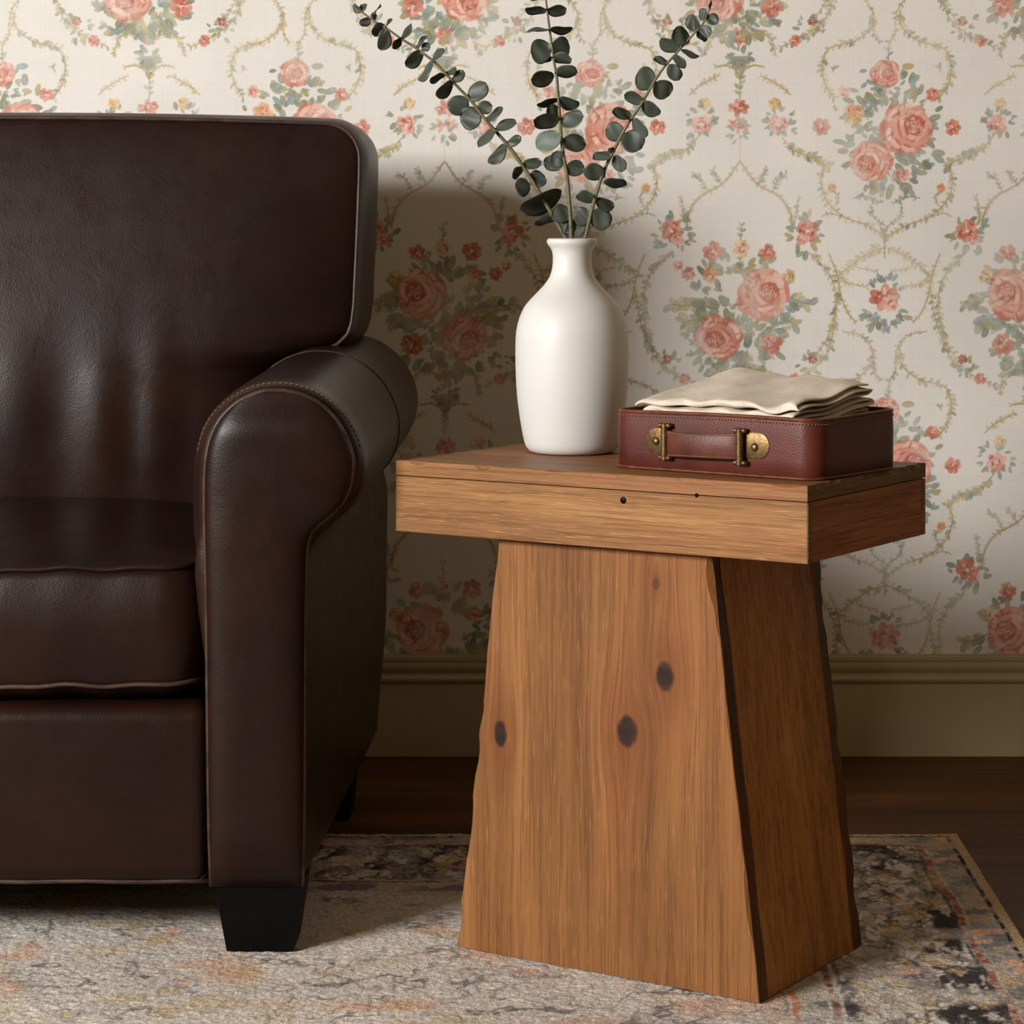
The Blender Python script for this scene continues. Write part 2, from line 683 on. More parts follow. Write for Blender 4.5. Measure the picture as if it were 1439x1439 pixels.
def rose(p, x, y, r, sx=1.0, eye=(.25, -.1), base=CORAL):
    """a cabbage rose: loose outer petals round an off-centre heart"""
    n = 11
    for i in range(n):
        a = 2 * math.pi * i / n + pr.uniform(-.25, .25)
        q = pr.uniform(.60, .76)
        X, Y = x + math.cos(a) * r * q * sx, y + math.sin(a) * r * q
        p.dab(X, Y, r * .36, r * .27, a + 1.57, jit(base, 14), .75, 6)
    p.dab(x, y, r * .74 * sx, r * .70, 0, jit((216, 140, 118)), .8, 16)
    # petals: a light blade with a deeper fold along its inner side
    for k, (q, nn) in enumerate(((.74, 9), (.56, 8), (.42, 7))):
        for i in range(nn):
            a = 2 * math.pi * i / nn + k * .4 + pr.uniform(-.3, .3)
            ox_, oy_ = eye[0] * r * .3 * (k + 1), eye[1] * r * .3 * (k + 1)
            cx = x + ox_ + math.cos(a) * r * q * sx
            cy = y + oy_ + math.sin(a) * r * q
            rot = a + 1.57 + pr.uniform(-.35, .35)
            p.dab(cx, cy, r * pr.uniform(.20, .30), r * .12, rot, jit(BLUSH if pr.random() < .5 else PINK, 12), pr.uniform(.5, .9), 5)
            p.dab(cx - math.cos(a) * r * .10, cy - math.sin(a) * r * .10, r * pr.uniform(.14, .26), r * .045, rot + pr.uniform(-.2, .2), jit(DEEP, 12), pr.uniform(.45, .8), 3)
    for i in range(14):
        a = pr.uniform(0, 6.28)
        q = r * pr.uniform(.55, .95)
        p.dab(x + math.cos(a) * q * sx, y + math.sin(a) * q, r * pr.uniform(.10, .18), r * .035, a + pr.uniform(-.4, .4), jit(DEEP if pr.random() < .6 else BLUSH, 12), .55, 3)
    ex, ey = x + eye[0] * r, y + eye[1] * r
    p.dab(ex, ey, r * .34, r * .32, 0, jit((196, 104, 84), 6), .7, 8)
    for i in range(12):
        a = i * 1.25 + pr.uniform(-.3, .3)
        q = r * (.32 - .022 * i)
        p.dab(ex + math.cos(a) * q, ey + math.sin(a) * q, r * .13, r * .04, a + 1.57 + pr.uniform(-.3, .3), jit(DEEP, 12), .7, 3)
        p.dab(ex + math.cos(a + .5) * q * .85, ey + math.sin(a + .5) * q * .85, r * .10, r * .04, a + 2.0, jit(BLUSH, 12), .65, 3)


def floret(p, x, y, r, c=CORAL, flat=1.0):
    for i in range(7):
        a = 2 * math.pi * i / 7 + pr.uniform(-.3, .3)
        p.dab(x + math.cos(a) * r * .55, y + math.sin(a) * r * .55 * flat, r * .42, r * .34 * flat, a, jit(c, 20), .8, 3)
    for i in range(6):
        a = pr.uniform(0, 6.28)
        q = r * pr.uniform(.1, .7)
        p.dab(x + math.cos(a) * q, y + math.sin(a) * q * flat, r * .24, r * .09, a + 1.57, jit(DEEP if c is not GOLD else (190, 130, 70), 12), .7, 2.5)
        a = pr.uniform(0, 6.28)
        p.dab(x + math.cos(a) * q, y + math.sin(a) * q * flat, r * .2, r * .09, a, jit(BLUSH, 10), .6, 2.5)


def foliage(p, x, y, r0, r1, n, size=26, cols=GREENS, a0=0.0, a1=6.283, sq=1.0):
    for i in range(n):
        a = a0 + (a1 - a0) * (i + pr.uniform(.1, .9)) / n
        q = pr.uniform(r0, r1)
        bx, by = x + math.cos(a) * q, y + math.sin(a) * q * sq
        c = jit(pr.choice(cols), 10)
        L = size * pr.uniform(.8, 1.55)
        aa = a + pr.uniform(-.8, .8)
        p.leaf(bx, by, L, L * pr.uniform(.40, .58), aa, c, .85)
        p.leaf(bx, by, L * .8, L * .10, aa, jit((172, 174, 158), 8), .5)
        if pr.random() < .5:
            p.leaf(bx, by, L * .8, L * .36, aa + pr.choice((-1, 1)) * .8, jit(pr.choice(cols), 12), .75)


def spray(p, pts, w=3.2, c=TWIG, leaf=20, gap=15, cols=None, both=True, fat=.52):
    """a leafy stalk along a curve"""
    cols = cols or [OLIVE, TAN, SAGE, (176, 160, 116), GREY]
    cv = catmull([(x, y, 0) for x, y in pts], 8)
    p.line([(v.x, v.y) for v in cv], w * .75, c, .6)
    p.line([(v.x + 1.5, v.y + 1.5) for v in cv], w * .4, (150, 126, 82), .5)
    acc, side = 0.0, 1
    for a, b in zip(cv[:-1], cv[1:]):
        d = b - a
        acc += d.length
        if acc > gap * .9:
            acc = 0
            ang = math.atan2(d.y, d.x)
            for s in ((1, -1) if both and pr.random() < .75 else (side,)):
                L = leaf * 1.12 * pr.uniform(.65, 1.3)
                p.leaf(b.x, b.y, L, L * fat * pr.uniform(.8, 1.2), ang + s * pr.uniform(.5, 1.1), jit(pr.choice(cols), 10), pr.uniform(.45, .85))
            side = -side


def sym(p, ax, fn):
    """draw the same thing on both sides of the line x = ax"""
    ox, mir = p.ox, p.mir
    fn()
    p.ox, p.mir = ox + mir * 2 * ax, -mir
    fn()
    p.ox, p.mir = ox, mir


def bouquet_tall(p):
    """axis x = 0; around y = 190 * 2.664"""
    k = 2.664 / 4.687
    A = lambda x, y: ((x - 690) * k, (y + 20 * 4.687) * k)

    def ring():
        spray(p, [A(600, -20), A(590, 80), A(480, 175), A(310, 225), A(265, 330), A(280, 450), A(340, 545)], 4.5, TAN, 19, 13)
        spray(p, [A(20, 870), A(130, 920), A(275, 990), A(255, 1090), A(290, 1220), A(400, 1330), A(560, 1390), A(690, 1470)], 4.5, TAN, 18, 14)
        spray(p, [A(262, 1330), A(320, 1310), A(400, 1335)], 2.5, TAN, 10, 16)
        spray(p, [A(470, 1210), A(560, 1200), A(640, 1240)], 2, GREY, 14, 12, [GREY, SAGE, BLUE, (170, 150, 140)])
        spray(p, [A(690, 1400), A(600, 1330), A(590, 1260)], 2, GREY, 14, 12, [GREY, SAGE, OLIVE])
        floret(p, *A(330, 1145), 20, GOLD)
        floret(p, *A(330, 1145), 16, (218, 140, 96))
        spray(p, [A(350, 1260), A(370, 1200), A(340, 1170)], 2, GREY, 12, 10)
        spray(p, [A(330, 380), A(350, 340)], 2, OLIVE, 14, 8)
    sym(p, 0, ring)
    spray(p, [A(690, 470), A(700, 330), A(700, 210)], 2.5, GREY, 17, 11, [SAGE, OLIVE, GREY])
    foliage(p, *A(690, 700), 40, 165, 80, 32)
    foliage(p, *A(700, 930), 40, 185, 80, 32, sq=.75)
    foliage(p, *A(690, 480), 10, 75, 22, 25)
    for x, y, L, a in ((560, 370, 28, 3.0), (790, 345, 46, -.05), (560, 450, 30, 2.4), (830, 500, 38, .2), (360, 640, 26, -2),
                       (1010, 640, 34, -.6), (1000, 560, 28, -.4), (440, 900, 44, 3.1), (460, 980, 40, 2.8), (980, 920, 36, .2),
                       (930, 960, 46, .9), (860, 990, 40, 1.2), (560, 1120, 30, 1.9), (800, 1110, 40, .6), (650, 1110, 34, 1.2)):
        p.leaf(*A(x, y), L, L * .55, a, jit(pr.choice([GREY, SAGE, OLIVE, BLUE]), 8), .92)
    floret(p, *A(410, 510), 26, PINK)
    floret(p, *A(990, 530), 28, CORAL)
    floret(p, *A(260, 740), 36, CORAL)
    floret(p, *A(1125, 745), 33, CORAL)
    floret(p, *A(470, 655), 44, GOLD)
    floret(p, *A(470, 640), 30, (220, 150, 112))
    floret(p, *A(790, 1060), 36, PINK, .6)
    rose(p, *A(680, 390), 54, 1.15, (.2, 0))
    rose(p, *A(590, 970), 82, 1.12, (-.25, .05))
    rose(p, *A(815, 755), 106, .95, (.3, -.15))


def bouquet_round(p):
    """axis x = 0; origin on the pattern's round garland"""
    A = lambda x, y: (x - 372, y)

    def ring():
        spray(p, [A(112, 945), A(40, 1020), A(10, 1110), A(20, 1230), A(48, 1330), A(130, 1400), A(215, 1440)], 4.2, TAN, 20, 14, [SAGE, OLIVE, GREY, TAN])
        spray(p, [A(370, 605), A(310, 685), A(225, 735), A(185, 790), A(172, 850)], 5.0, TWIG, 15, 16, [OLIVE, TAN, TWIG])
        spray(p, [A(250, 720), A(225, 670), A(200, 655)], 2.2, GREY, 15, 9, [SAGE, OLIVE, GREY])
        spray(p, [A(305, 690), A(280, 655), A(272, 640)], 2.2, GREY, 15, 9, [SAGE, OLIVE, GREY])
        spray(p, [A(165, 830), A(155, 760), A(150, 740)], 2.0, GREY, 13, 9)
        foliage(p, *A(122, 880), 25, 62, 17, 27, [GREY, SAGE, BLUE, OLIVE])
        floret(p, *A(118, 865), 46, CORAL)
        floret(p, *A(140, 895), 26, PINK)
        floret(p, *A(100, 1345), 20, DEEP)
        floret(p, *A(165, 1418), 24, CORAL)
        foliage(p, *A(110, 1370), 10, 45, 10, 20)
        # urn and fountain
        spray(p, [A(372, 1560), A(385, 1530), A(420, 1510), A(460, 1515)], 5, TAN, 12, 18, [TAN, OLIVE])
        spray(p, [A(560, 1620), A(520, 1585), A(455, 1550)], 4.4, TAN, 16, 13, [TAN, OLIVE, (190, 160, 120)])
        spray(p, [A(395, 1400), A(450, 1390), A(490, 1410)], 4, OLIVE, 18, 11, [OLIVE, TAN, SAGE])
        spray(p, [A(480, 1420), A(500, 1450), A(505, 1475)], 2.5, OLIVE, 15, 9)
        floret(p, *A(503, 1654), 26, GOLD)
        floret(p, *A(515, 1732), 42, PINK)
        foliage(p, *A(515, 1720), 28, 58, 14, 22, [GREY, SAGE, BLUE])
        spray(p, [A(530, 1780), A(580, 1830), A(660, 1860), A(705, 1890)], 3.2, OLIVE, 22, 11, [OLIVE, SAGE, GREY])
    sym(p, 0, ring)
    # centre column
    for dy in (0, 14, 28):
        p.dab(*A(372, 1485 + dy), 46 - dy * .6, 10, 0, jit(GREY, 8), .7, 4)
    foliage(p, *A(372, 1475), 10, 45, 14, 22, [GREY, SAGE, BLUE], sq=.6)
    spray(p, [A(372, 1640), A(372, 1560), A(372, 1500)], 3, OLIVE, 20, 12, [GREY, OLIVE, SAGE])
    floret(p, *A(372, 1400), 42, CORAL, .8)
    floret(p, *A(368, 1670), 42, CORAL, .75)
    floret(p, *A(368, 1735), 50, (214, 130, 104), .45)
    foliage(p, *A(370, 1760), 8, 40, 12, 22, [GREY, SAGE, BLUE])
    p.line([A(372, 1790), A(372, 1870)], 2, TAN, .6)
    # bouquet
    spray(p, [A(372, 1010), A(374, 930), A(378, 845)], 2.5, GREY, 20, 12, [GREY, SAGE, OLIVE])
    foliage(p, *A(385, 1130), 80, 190, 90, 36)
    foliage(p, *A(350, 1270), 60, 175, 80, 36, sq=.8)
    spray(p, [A(260, 1150), A(190, 1145), A(110, 1140)], 3, GREY, 36, 18, [SAGE, GREY, OLIVE], fat=.6)
    spray(p, [A(300, 1190), A(230, 1190), A(165, 1205)], 3, GREY, 34, 18, [SAGE, OLIVE], fat=.55)
    spray(p, [A(550, 1110), A(600, 1130), A(635, 1140)], 3, GREY, 30, 15, [SAGE, GREY, OLIVE], fat=.6)
    spray(p, [A(520, 1170), A(555, 1200), A(580, 1215)], 3, GREY, 32, 15, [SAGE, OLIVE, BLUE], fat=.6)
    spray(p, [A(300, 1310), A(320, 1350), A(300, 1390)], 3, GREY, 34, 14, [SAGE, GREY, OLIVE], fat=.55)
    spray(p, [A(400, 1310), A(400, 1360), A(430, 1390)], 3, GREY, 32, 14, [SAGE, GREY, OLIVE], fat=.55)
    floret(p, *A(378, 930), 36, (220, 186, 140))
    floret(p, *A(270, 940), 40, CORAL)
    floret(p, *A(475, 945), 34, CORAL)
    floret(p, *A(180, 1025), 28, CORAL)
    floret(p, *A(140, 995), 22, PINK)
    floret(p, *A(262, 1030), 32, (216, 140, 88))
    floret(p, *A(555, 1035), 30, (206, 178, 124))
    floret(p, *A(492, 1290), 44, CORAL)
    rose(p, *A(295, 1262), 88, 1.12, (-.2, .1))
    rose(p, *A(455, 1102), 106, .95, (.25, -.1))


def medallion(p):
    """the small flower under the tall bouquet, axis x = 0"""
    A = lambda x, y: (x - 908, y)
    foliage(p, *A(908, 1150), 35, 85, 26, 26, [BLUE, GREY, SAGE], .1, 3.04)
    foliage(p, *A(908, 1095), 35, 60, 10, 24, [BLUE, GREY], 3.3, 6.1)
    floret(p, *A(908, 1115), 62, CORAL, .8)
    floret(p, *A(930, 1135), 34, PINK)

    def side():
        spray(p, [A(908, 925), A(850, 945), A(790, 985), A(735, 1030)], 4, TAN, 22, 13, [OLIVE, TAN, SAGE])
        spray(p, [A(735, 1030), A(770, 1060), A(840, 1072)], 3, TAN, 15, 12, [TAN, OLIVE])
        spray(p, [A(800, 1000), A(850, 1010), A(880, 1015)], 2.2, TAN, 12, 12, [TAN, OLIVE])
        spray(p, [A(700, 950), A(730, 1030), A(745, 1110), A(770, 1170), A(800, 1205)], 5, TAN, 14, 22, [TAN, OLIVE])
        spray(p, [A(750, 1240), A(820, 1255), A(862, 1310), A(868, 1390), A(890, 1425)], 4, TAN, 15, 17, [TAN, OLIVE, GREY])
        spray(p, [A(735, 1080), A(722, 1170), A(695, 1260), A(640, 1340)], 3.4, TAN, 17, 14, [SAGE, OLIVE, GREY])
    sym(p, 0, side)
    spray(p, [A(908, 965), A(908, 910), A(908, 860)], 3, GREY, 16, 10, [GREY, OLIVE, SAGE])


paper = Paper(-2.6, 2.2, 0.148, 2.5, (224, 219, 211))
PERX, PERY = 415 * 2.664, 475 * 2.664
for iy in range(-4, 2):
    for ix in range(-7, 6):
        for fn, ax, flip in ((medallion, 914, 0), (bouquet_tall, 922, 0), (bouquet_round, 372, 1)):
            paper.ox, paper.oy = ax + ix * PERX, iy * PERY
            paper.mir = -1 if (flip and ix % 2) else 1
            if paper.win(paper.ox - 650, paper.ox + 650, paper.oy - 40, paper.oy + 1900) is not None:
                fn(paper)
paper.ox = paper.oy = 0
paper.mir = 1
# faint weave and blotches of the old paper
hh, ww = paper.img.shape[:2]
paper.img *= (1 + (fbm((hh, ww), (18, 36), 4, .6, 5) - .5) * .07)[..., None]
weave = (np.random.default_rng(2).random((hh, 1)) - .5) * .022 + (np.random.default_rng(4).random((1, ww)) - .5) * .022
paper.img *= (1 + weave)[..., None]
fade = np.clip(fbm((hh, ww), (45, 92), 4, .6, 9) * 1.6 - .52, .10, .45)[..., None]
paper.img += (np.array((224, 219, 211)) / 255 - paper.img) * fade


def grid_object(name, xs, ys, place, colors, mat):
    """a regular grid mesh; place(X, Y) -> (n, 3) points; colors (ny, nx, 3) in sRGB"""
    nx, ny = len(xs), len(ys)
    X, Y = np.meshgrid(xs, ys)
    co = place(X, Y).reshape(-1, 3).astype(np.float32)
    a = (np.arange(ny - 1)[:, None] * nx + np.arange(nx - 1)[None, :]).ravel()
    quads = np.stack([a, a + 1, a + nx + 1, a + nx], 1).astype(np.int32)
    me = bpy.data.meshes.new(name)
    me.vertices.add(len(co))
    me.vertices.foreach_set('co', co.ravel())
    me.loops.add(quads.size)
    me.loops.foreach_set('vertex_index', quads.ravel())
    me.polygons.add(len(quads))
    me.polygons.foreach_set('loop_start', np.arange(0, quads.size, 4, dtype=np.int32))
    me.polygons.foreach_set('use_smooth', np.ones(len(quads), dtype=bool))
    me.update(calc_edges=True)
    me.validate()
    at_ = me.attributes.new('print', 'FLOAT_COLOR', 'POINT')
    c4 = np.ones((len(co), 4), dtype=np.float32)
    c4[:, :3] = lin_arr(np.clip(colors, 0, 1)).reshape(-1, 3)
    at_.data.foreach_set('color', c4.ravel())
    me.materials.append(mat)
    o = bpy.data.objects.new(name, me)
    col.objects.link(o)
    return o


def thin(a, lo, hi, k):
    """every sample between lo and hi, each k-th beyond"""
    n = np.arange(len(a))
    core = (a >= lo) & (a <= hi)
    keep = core | (n % k == 0)
    keep[0] = keep[-1] = True
    return n[keep]


ci, cj = thin(paper.xs, -1.0, 0.82, 6), thin(paper.zs, 0.1, 1.27, 6)
wz = np.concatenate([[0.0], paper.zs[cj]])
wc = paper.img[np.ix_(cj, ci)]
wc = np.concatenate([wc[:1], wc])
wx = paper.xs[ci]
structure(grid_object('wall_back', wx, wz, lambda X, Z: np.stack([X, np.full_like(X, WALL_Y), Z], -1), wc, M['wallpaper']))

# ------------------------------------------------------------------ floor and baseboard
structure(box('floor', (-2.6, 2.2, -0.3, WALL_Y, -0.05, 0.0), M['floor']))
prof = [(0, 0), (.018, 0), (.018, .112), (.0165, .117), (.0205, .120), (.0225, .1245), (.0205, .129), (.0150, .131), (.0135, .135),
        (.0165, .138), (.0160, .147), (.0130, .153), (.0145, .1545), (.0135, .160), (.008, .163), (0, .163)]
secs = [[Vector((x, WALL_Y - d, z)) for d, z in prof] for x in (-2.6, 2.2)]
structure(sharp(new_obj('baseboard_back', *loft_geo(secs), M['paint']), 50))


# ------------------------------------------------------------------ rug
def build_rug():
    X1, Y1 = 0.545, 3.496
    st = .0019
    X0, Y0 = -1.9, 1.3
    fx = np.arange(X0, X1 + 1e-6, st)
    fy = np.arange(Y0, Y1 + 1e-6, st)
    H, W = len(fy), len(fx)
    X, Y = np.meshgrid(fx, fy)
    wob = (fbm((H, W), (31, 34), 3, .6, 31) - .5) * .012
    d = np.minimum(X1 - X, Y1 - Y) + wob * np.clip((np.minimum(X1 - X, Y1 - Y) - .012) * 40, 0, 1)
    N = lambda s, o=4, r=.55, k=0: fbm((H, W), ((Y1 - Y0) * s * 1.1, (X1 - X0) * s * .9), o, r, k)
    cream, grey, dark = np.array((207, 197, 186)) / 255, np.array((176, 165, 156)) / 255, np.array((80, 74, 74)) / 255
    tan, peach, red, ochre, slate = (np.array(c) / 255 for c in ((186, 160, 122), (204, 158, 132), (150, 84, 70), (186, 158, 112), (124, 121, 122)))

    NB = lambda s, o=4, r=.55, k=0: fbm((H, W), ((Y1 - Y0) * s * .62, (X1 - X0) * s * 1.1), o, r, k)

    def mix(a, b, k):
        return a + (b - a) * np.clip(k, 0, 1)[..., None]
    img = np.empty((H, W, 3))
    img[:] = cream
    n1, n2, n3, n4, n5 = N(5, 4, .6, 1), N(16, 4, .6, 2), N(34, 3, .6, 3), N(70, 2, .6, 4), N(9, 4, .6, 6)
    # field: worn cream with veins and blots
    img = mix(img, grey, (n1 - .45) * 2.2 * (n3 * 1.2))
    vein = np.clip(1 - np.abs(n2 - .5) * 30, 0, 1) * np.clip((n5 - .40) * 5, 0, 1)
    img = mix(img, slate, vein * .5)
    vein2 = np.clip(1 - np.abs(N(24, 3, .6, 12) - .5) * 24, 0, 1) * np.clip((N(8, 3, .5, 13) - .43) * 8, 0, 1)
    img = mix(img, dark, vein2 * .75)
    img = mix(img, peach, np.clip((N(14, 3, .5, 14) - .60) * 7, 0, 1) * .6)
    img = mix(img, ochre, np.clip((N(18, 3, .5, 15) - .62) * 7, 0, 1) * .45)
    r_ = np.random.default_rng(11)

    def flowers(mask_lo, mask_hi, n, rad, a=.8):
        nonlocal img
        k = 0
        while k < n:
            x, y = r_.uniform(X0, X1), r_.uniform(Y0, Y1)
            dd = min(X1 - x, Y1 - y)
            if not (mask_lo < dd < mask_hi):
                k += .2
                continue
            k += 1
            R = rad * r_.uniform(.6, 1.3)
            j0, j1 = np.searchsorted(fy, (y - R * 3, y + R * 3))
            i0, i1 = np.searchsorted(fx, (x - R * 3, x + R * 3))
            wn = (slice(j0, j1), slice(i0, i1))
            q = np.hypot(X[wn] - x, Y[wn] - y) / R * (1 + (n3[wn] - .5) * 1.6)
            ringk = np.clip(1 - np.abs(q - 1) * 4.5, 0, 1)
            v = mix(img[wn], slate * .8, ringk * a * .8)
            img[wn] = mix(v, (peach, ochre, peach * .9, cream)[r_.integers(4)], np.clip((.75 - q) * 5, 0, 1) * a * (.4 + n4[wn]))
    flowers(.32, 3, 260, .018, .6)
    # border band
    bk = np.clip((d - .066) * 400, 0, 1) * np.clip((.245 - d) * 400, 0, 1)
    band = np.empty_like(img)
    band[:] = np.array((150, 140, 134)) / 255
    band = mix(band, dark * .85, (NB(26, 3, .6, 25) - .47) * 7)
    band = mix(band, tan, (NB(34, 3, .6, 21) - .50) * 7)
    band = mix(band, cream, (NB(60, 3, .6, 22) - .52) * 7)
    v3 = np.clip(1 - np.abs(NB(46, 3, .6, 23) - .5) * 16, 0, 1)
    band = mix(band, np.array((58, 55, 58)) / 255, v3 * .7)
    img = mix(img, band, bk)
    flowers(.08, .235, 240, .017, .75)
    # guards and lines
    g1 = np.clip((d - .018) * 500, 0, 1) * np.clip((.060 - d) * 500, 0, 1)
    gd = mix(np.broadcast_to(np.array((170, 156, 138)) / 255, img.shape).copy(), slate, (n3 - .45) * 5)
    gd = mix(gd, peach, (N(45, 2, .5, 24) - .58) * 8)
    img = mix(img, gd, g1)
    g2 = np.clip((d - .245) * 500, 0, 1) * np.clip((.300 - d) * 500, 0, 1)
    gd2 = mix(np.broadcast_to(np.array((184, 172, 156)) / 255, img.shape).copy(), slate, (n3 - .48) * 5)
    img = mix(img, gd2, g2)

    def line(c, lo, hi, a=1.0):
        nonlocal img
        k = np.clip((d - lo) * 700, 0, 1) * np.clip((hi - d) * 700, 0, 1)
        img = mix(img, c, k * a * np.clip(.62 + (n4 - .5) * 2.2, .25, 1))
    line(red, .058, .068)
    line(cream, .053, .058, .6)
    line(dark, .068, .074, .9)
    line(cream, .243, .248, .9)
    line(red * .9, .249, .257, .95)
    line(cream, .258, .263, .9)
    line(slate * .7, .238, .243, .8)
    line(np.array((188, 108, 78)) / 255, .294, .303, .9)
    line(slate, .305, .311, .7)
    k = np.clip((.016 - d) * 500, 0, 1)
    img = mix(img, tan * .98, k)
    line(np.array((52, 48, 48)) / 255, .014, .0205, 1.2)
    # wear and yarn speckle
    img = mix(img, cream, np.clip((N(11, 4, .6, 41) - .52) * 3, 0, .55) * (d > .03))
    img *= (1 + (np.random.default_rng(8).random((H, W)) - .5) * .26)[..., None]
    # pile relief
    z = RUG + (N(150, 2, .6, 51) - .75) * .0022 + (n3 - .8) * .0018 + (np.random.default_rng(9).random((H, W)) - 1.0) * .0012
    ri, rj = thin(fx, -.92, 1, 4), thin(fy, 2.52, 9, 4)
    xs, ys = fx[ri], fy[rj]
    C, Z = img[np.ix_(rj, ri)], z[np.ix_(rj, ri)]
    Z = np.minimum(Z, RUG - .0001)
    # turned-down edges
    xs = np.concatenate([[xs[0]], xs, [X1 + .002]])
    ys = np.concatenate([[ys[0]], ys, [Y1 + .002]])
    C = np.pad(C, ((1, 1), (1, 1), (0, 0)), mode='edge')
    Z = np.pad(Z, 1, constant_values=0.0005)
    o = grid_object('rug', xs, ys, lambda a, b: np.stack([a, b, Z], -1), C, M['rug'])
    o['label'] = 'worn cream and grey patterned rug lying under the table and chair'
    o['category'] = 'rug'
    return o


build_rug()


# ------------------------------------------------------------------ armchair
ARM_Y = 2.917
S0 = F / ARM_Y
XC = -0.785          # middle of the chair


def build_armchair():
    root = thing('armchair', 'dark brown leather armchair with a rolled arm, tight back and black tapered feet', 'armchair', (XC, 3.35, RUG))
    inv = Matrix.Translation(-Vector(root.location))
    loc = lambda p: inv @ Vector(p)

    def mir(p):
        return Vector((2 * XC - p[0], p[1], p[2]))
    # outline of the arm's front panel: rows bottom to top
    L_ = [(1246, 297), (1180, 294.5), (1100, 293), (1000, 292), (900, 291), (830, 290), (770, 288.5), (720, 287.5), (680, 287.5), (650, 289),
          (625, 293), (605, 300), (588, 310), (575, 322), (565, 335), (558, 348), (553, 361)]
    R_ = [(1246, 424), (1180, 425.5), (1100, 426.5), (1000, 427), (900, 427.5), (830, 428.5), (770, 430), (748, 436), (735, 449), (722, 466),
          (706, 482), (685, 492), (655, 496), (640, 494.5), (622, 489), (605, 481), (590, 471), (575, 457), (563, 440), (555, 422), (551, 406)]
    zz = lambda y: CAMZ - (y - PY) / S0
    xx = lambda x: (x - PX) / S0

    def interp(tab, y):
        tab = sorted(tab)
        return float(np.interp(y, [a for a, b in tab], [b for a, b in tab]))
    rows = []
    ys = list(np.linspace(1246, 780, 14)) + list(np.linspace(765, 690, 9)) + list(np.linspace(680, 590, 10)) + [580, 572, 565, 560, 556, 553]
    for y in ys:
        rows.append((zz(y), xx(interp(L_, y)), xx(interp(R_, y))))
    rows.append((zz(550.0), xx(372), xx(398)))
    Cx, Cz = xx(386), zz(656)

    for side in (1, -1):
        T = (lambda p: loc(p)) if side > 0 else (lambda p: loc(mir(p)))
        lab = None
        # closed outline
        out = [(aL, b) for (b, aL, aR) in rows] + [(aR, b) for (b, aL, aR) in rows[::-1]]
        # even spacing
        P = [Vector((a, b, 0)) for a, b in out]
        P.append(P[0])
        acc = [0]
        for a, b in zip(P[:-1], P[1:]):
            acc.append(acc[-1] + (b - a).length)
        n = 120
        ring = []
        for k in range(n):
            s = acc[-1] * k / n
            ring.append((float(np.interp(s, acc, [p.x for p in P])), float(np.interp(s, acc, [p.y for p in P]))))
        ring = [((ring[k - 1][0] + 2 * ring[k][0] + ring[(k + 1) % n][0]) / 4, (ring[k - 1][1] + 2 * ring[k][1] + ring[(k + 1) % n][1]) / 4) for k in range(n)]

        def section(Y, k, t):
            pts = []
            for (a, b) in ring:
                wgt = smooth01(zz(800), zz(735), b)
                g_ = max(0.0, k - 1)
                kx = k + g_ * (.90 if a < Cx else .25) * (1 - .5 * t)
                a1 = Cx + (a - Cx) * kx + .014 * t
                b1 = Cz + (b - Cz) * k + .020 * t
                outer = a > Cx
                a0 = a + (.030 * t + .004 * smooth01(0, .1, t) if outer else (-.014 if k > 1 else 0) * smooth01(zz(1000), zz(800), b))
                pa, pb = a0 + (a1 - a0) * wgt, b + (b1 - b) * wgt
                if outer and wgt < .01:
                    # the flat outer side leans in a little towards the floor at the rear
                    pa -= .012 * t * smooth01(.30, .08, b)
                pts.append(T((pa, Y, pb)))
            return pts
        Ys = [(2.924, .955, 0), (2.926, 1.02, 0), (2.931, 1.065, 0.01), (2.940, 1.10, .02), (2.955, 1.125, .03), (2.99, 1.14, .06), (3.1, 1.15, .2),
              (3.3, 1.16, .45), (3.5, 1.16, .72), (3.68, 1.15, .93), (3.735, 1.13, 1.0), (3.757, 1.08, 1.02), (3.765, 1.0, 1.02)]
        arm = new_obj('arm', *loft_geo([section(*s) for s in Ys]), M['arm_leather'], root)
        # padded facing
        zlo = rows[0][0]

        def face(a, b, t):
            e = max(0.0, 1 - abs(t) ** 3.5)
            top = smooth01(zz(549), zz(610), b) * smooth01(zlo - .004, zlo + .02, b)
            return .013 * (e ** .6) * top
        fp, loop, nrm = pad('front_panel', rows, face, [(-.001, -.012)], lambda a, b, c: T((a, 2.917 - c, b)), M['leather'], arm, T=20)
        tl = 20
        bead = loop[tl:] + [loop[0]]
        bead = [p + Vector((0, .003, 0)) for p in bead]
        tube('piping', bead, .0031, M['piping'], arm, n=8)
        # rows of stitches just behind the bead and round the middle of the roll
        def ringcurve(Y, k, t, lo):
            s = [p for p, (a, b) in zip(section(Y, k, t), ring) if b > lo]
            # order along the roll: start at the inner side
            i = max(range(len(s)), key=lambda j: (s[j] - s[j - 1]).length)
            return s[i:] + s[:i]
        c = ringcurve(3.36, 1.166, .53, zz(740))
        tube('seam', c, .0012, M['piping'], arm, n=6)
        cst = ringcurve(2.938, 1.097, .02, zz(640))
        geos = []
        for a, b in zip(cst[:-1], cst[1:]):
            if (b - a).length < .03:
                for q in (0, .5):
                    p0, p1 = a.lerp(b, q), a.lerp(b, q + .3)
                    geos.append(tube_geo([p0, p1], .0006, n=5))
        if geos:
            new_obj('stitching', *merge(*geos), M['stitch'], arm)
        # front foot
        px = [(300, 1246), (425, 1246), (317, 1340), (411, 1340)]
        x0, x1, x2, x3 = [xx(p[0]) for p in px]
        ztop = RUG + .082
        vs, fs = [], []
        for (xa, xb, ya, yb, z) in ((x0, x1, 2.920, 3.02, ztop), (x2, x3, 2.926, 3.005, RUG)):
            vs += [T((xa, ya, z)), T((xb, ya, z)), T((xb, yb, z)), T((xa, yb, z))]
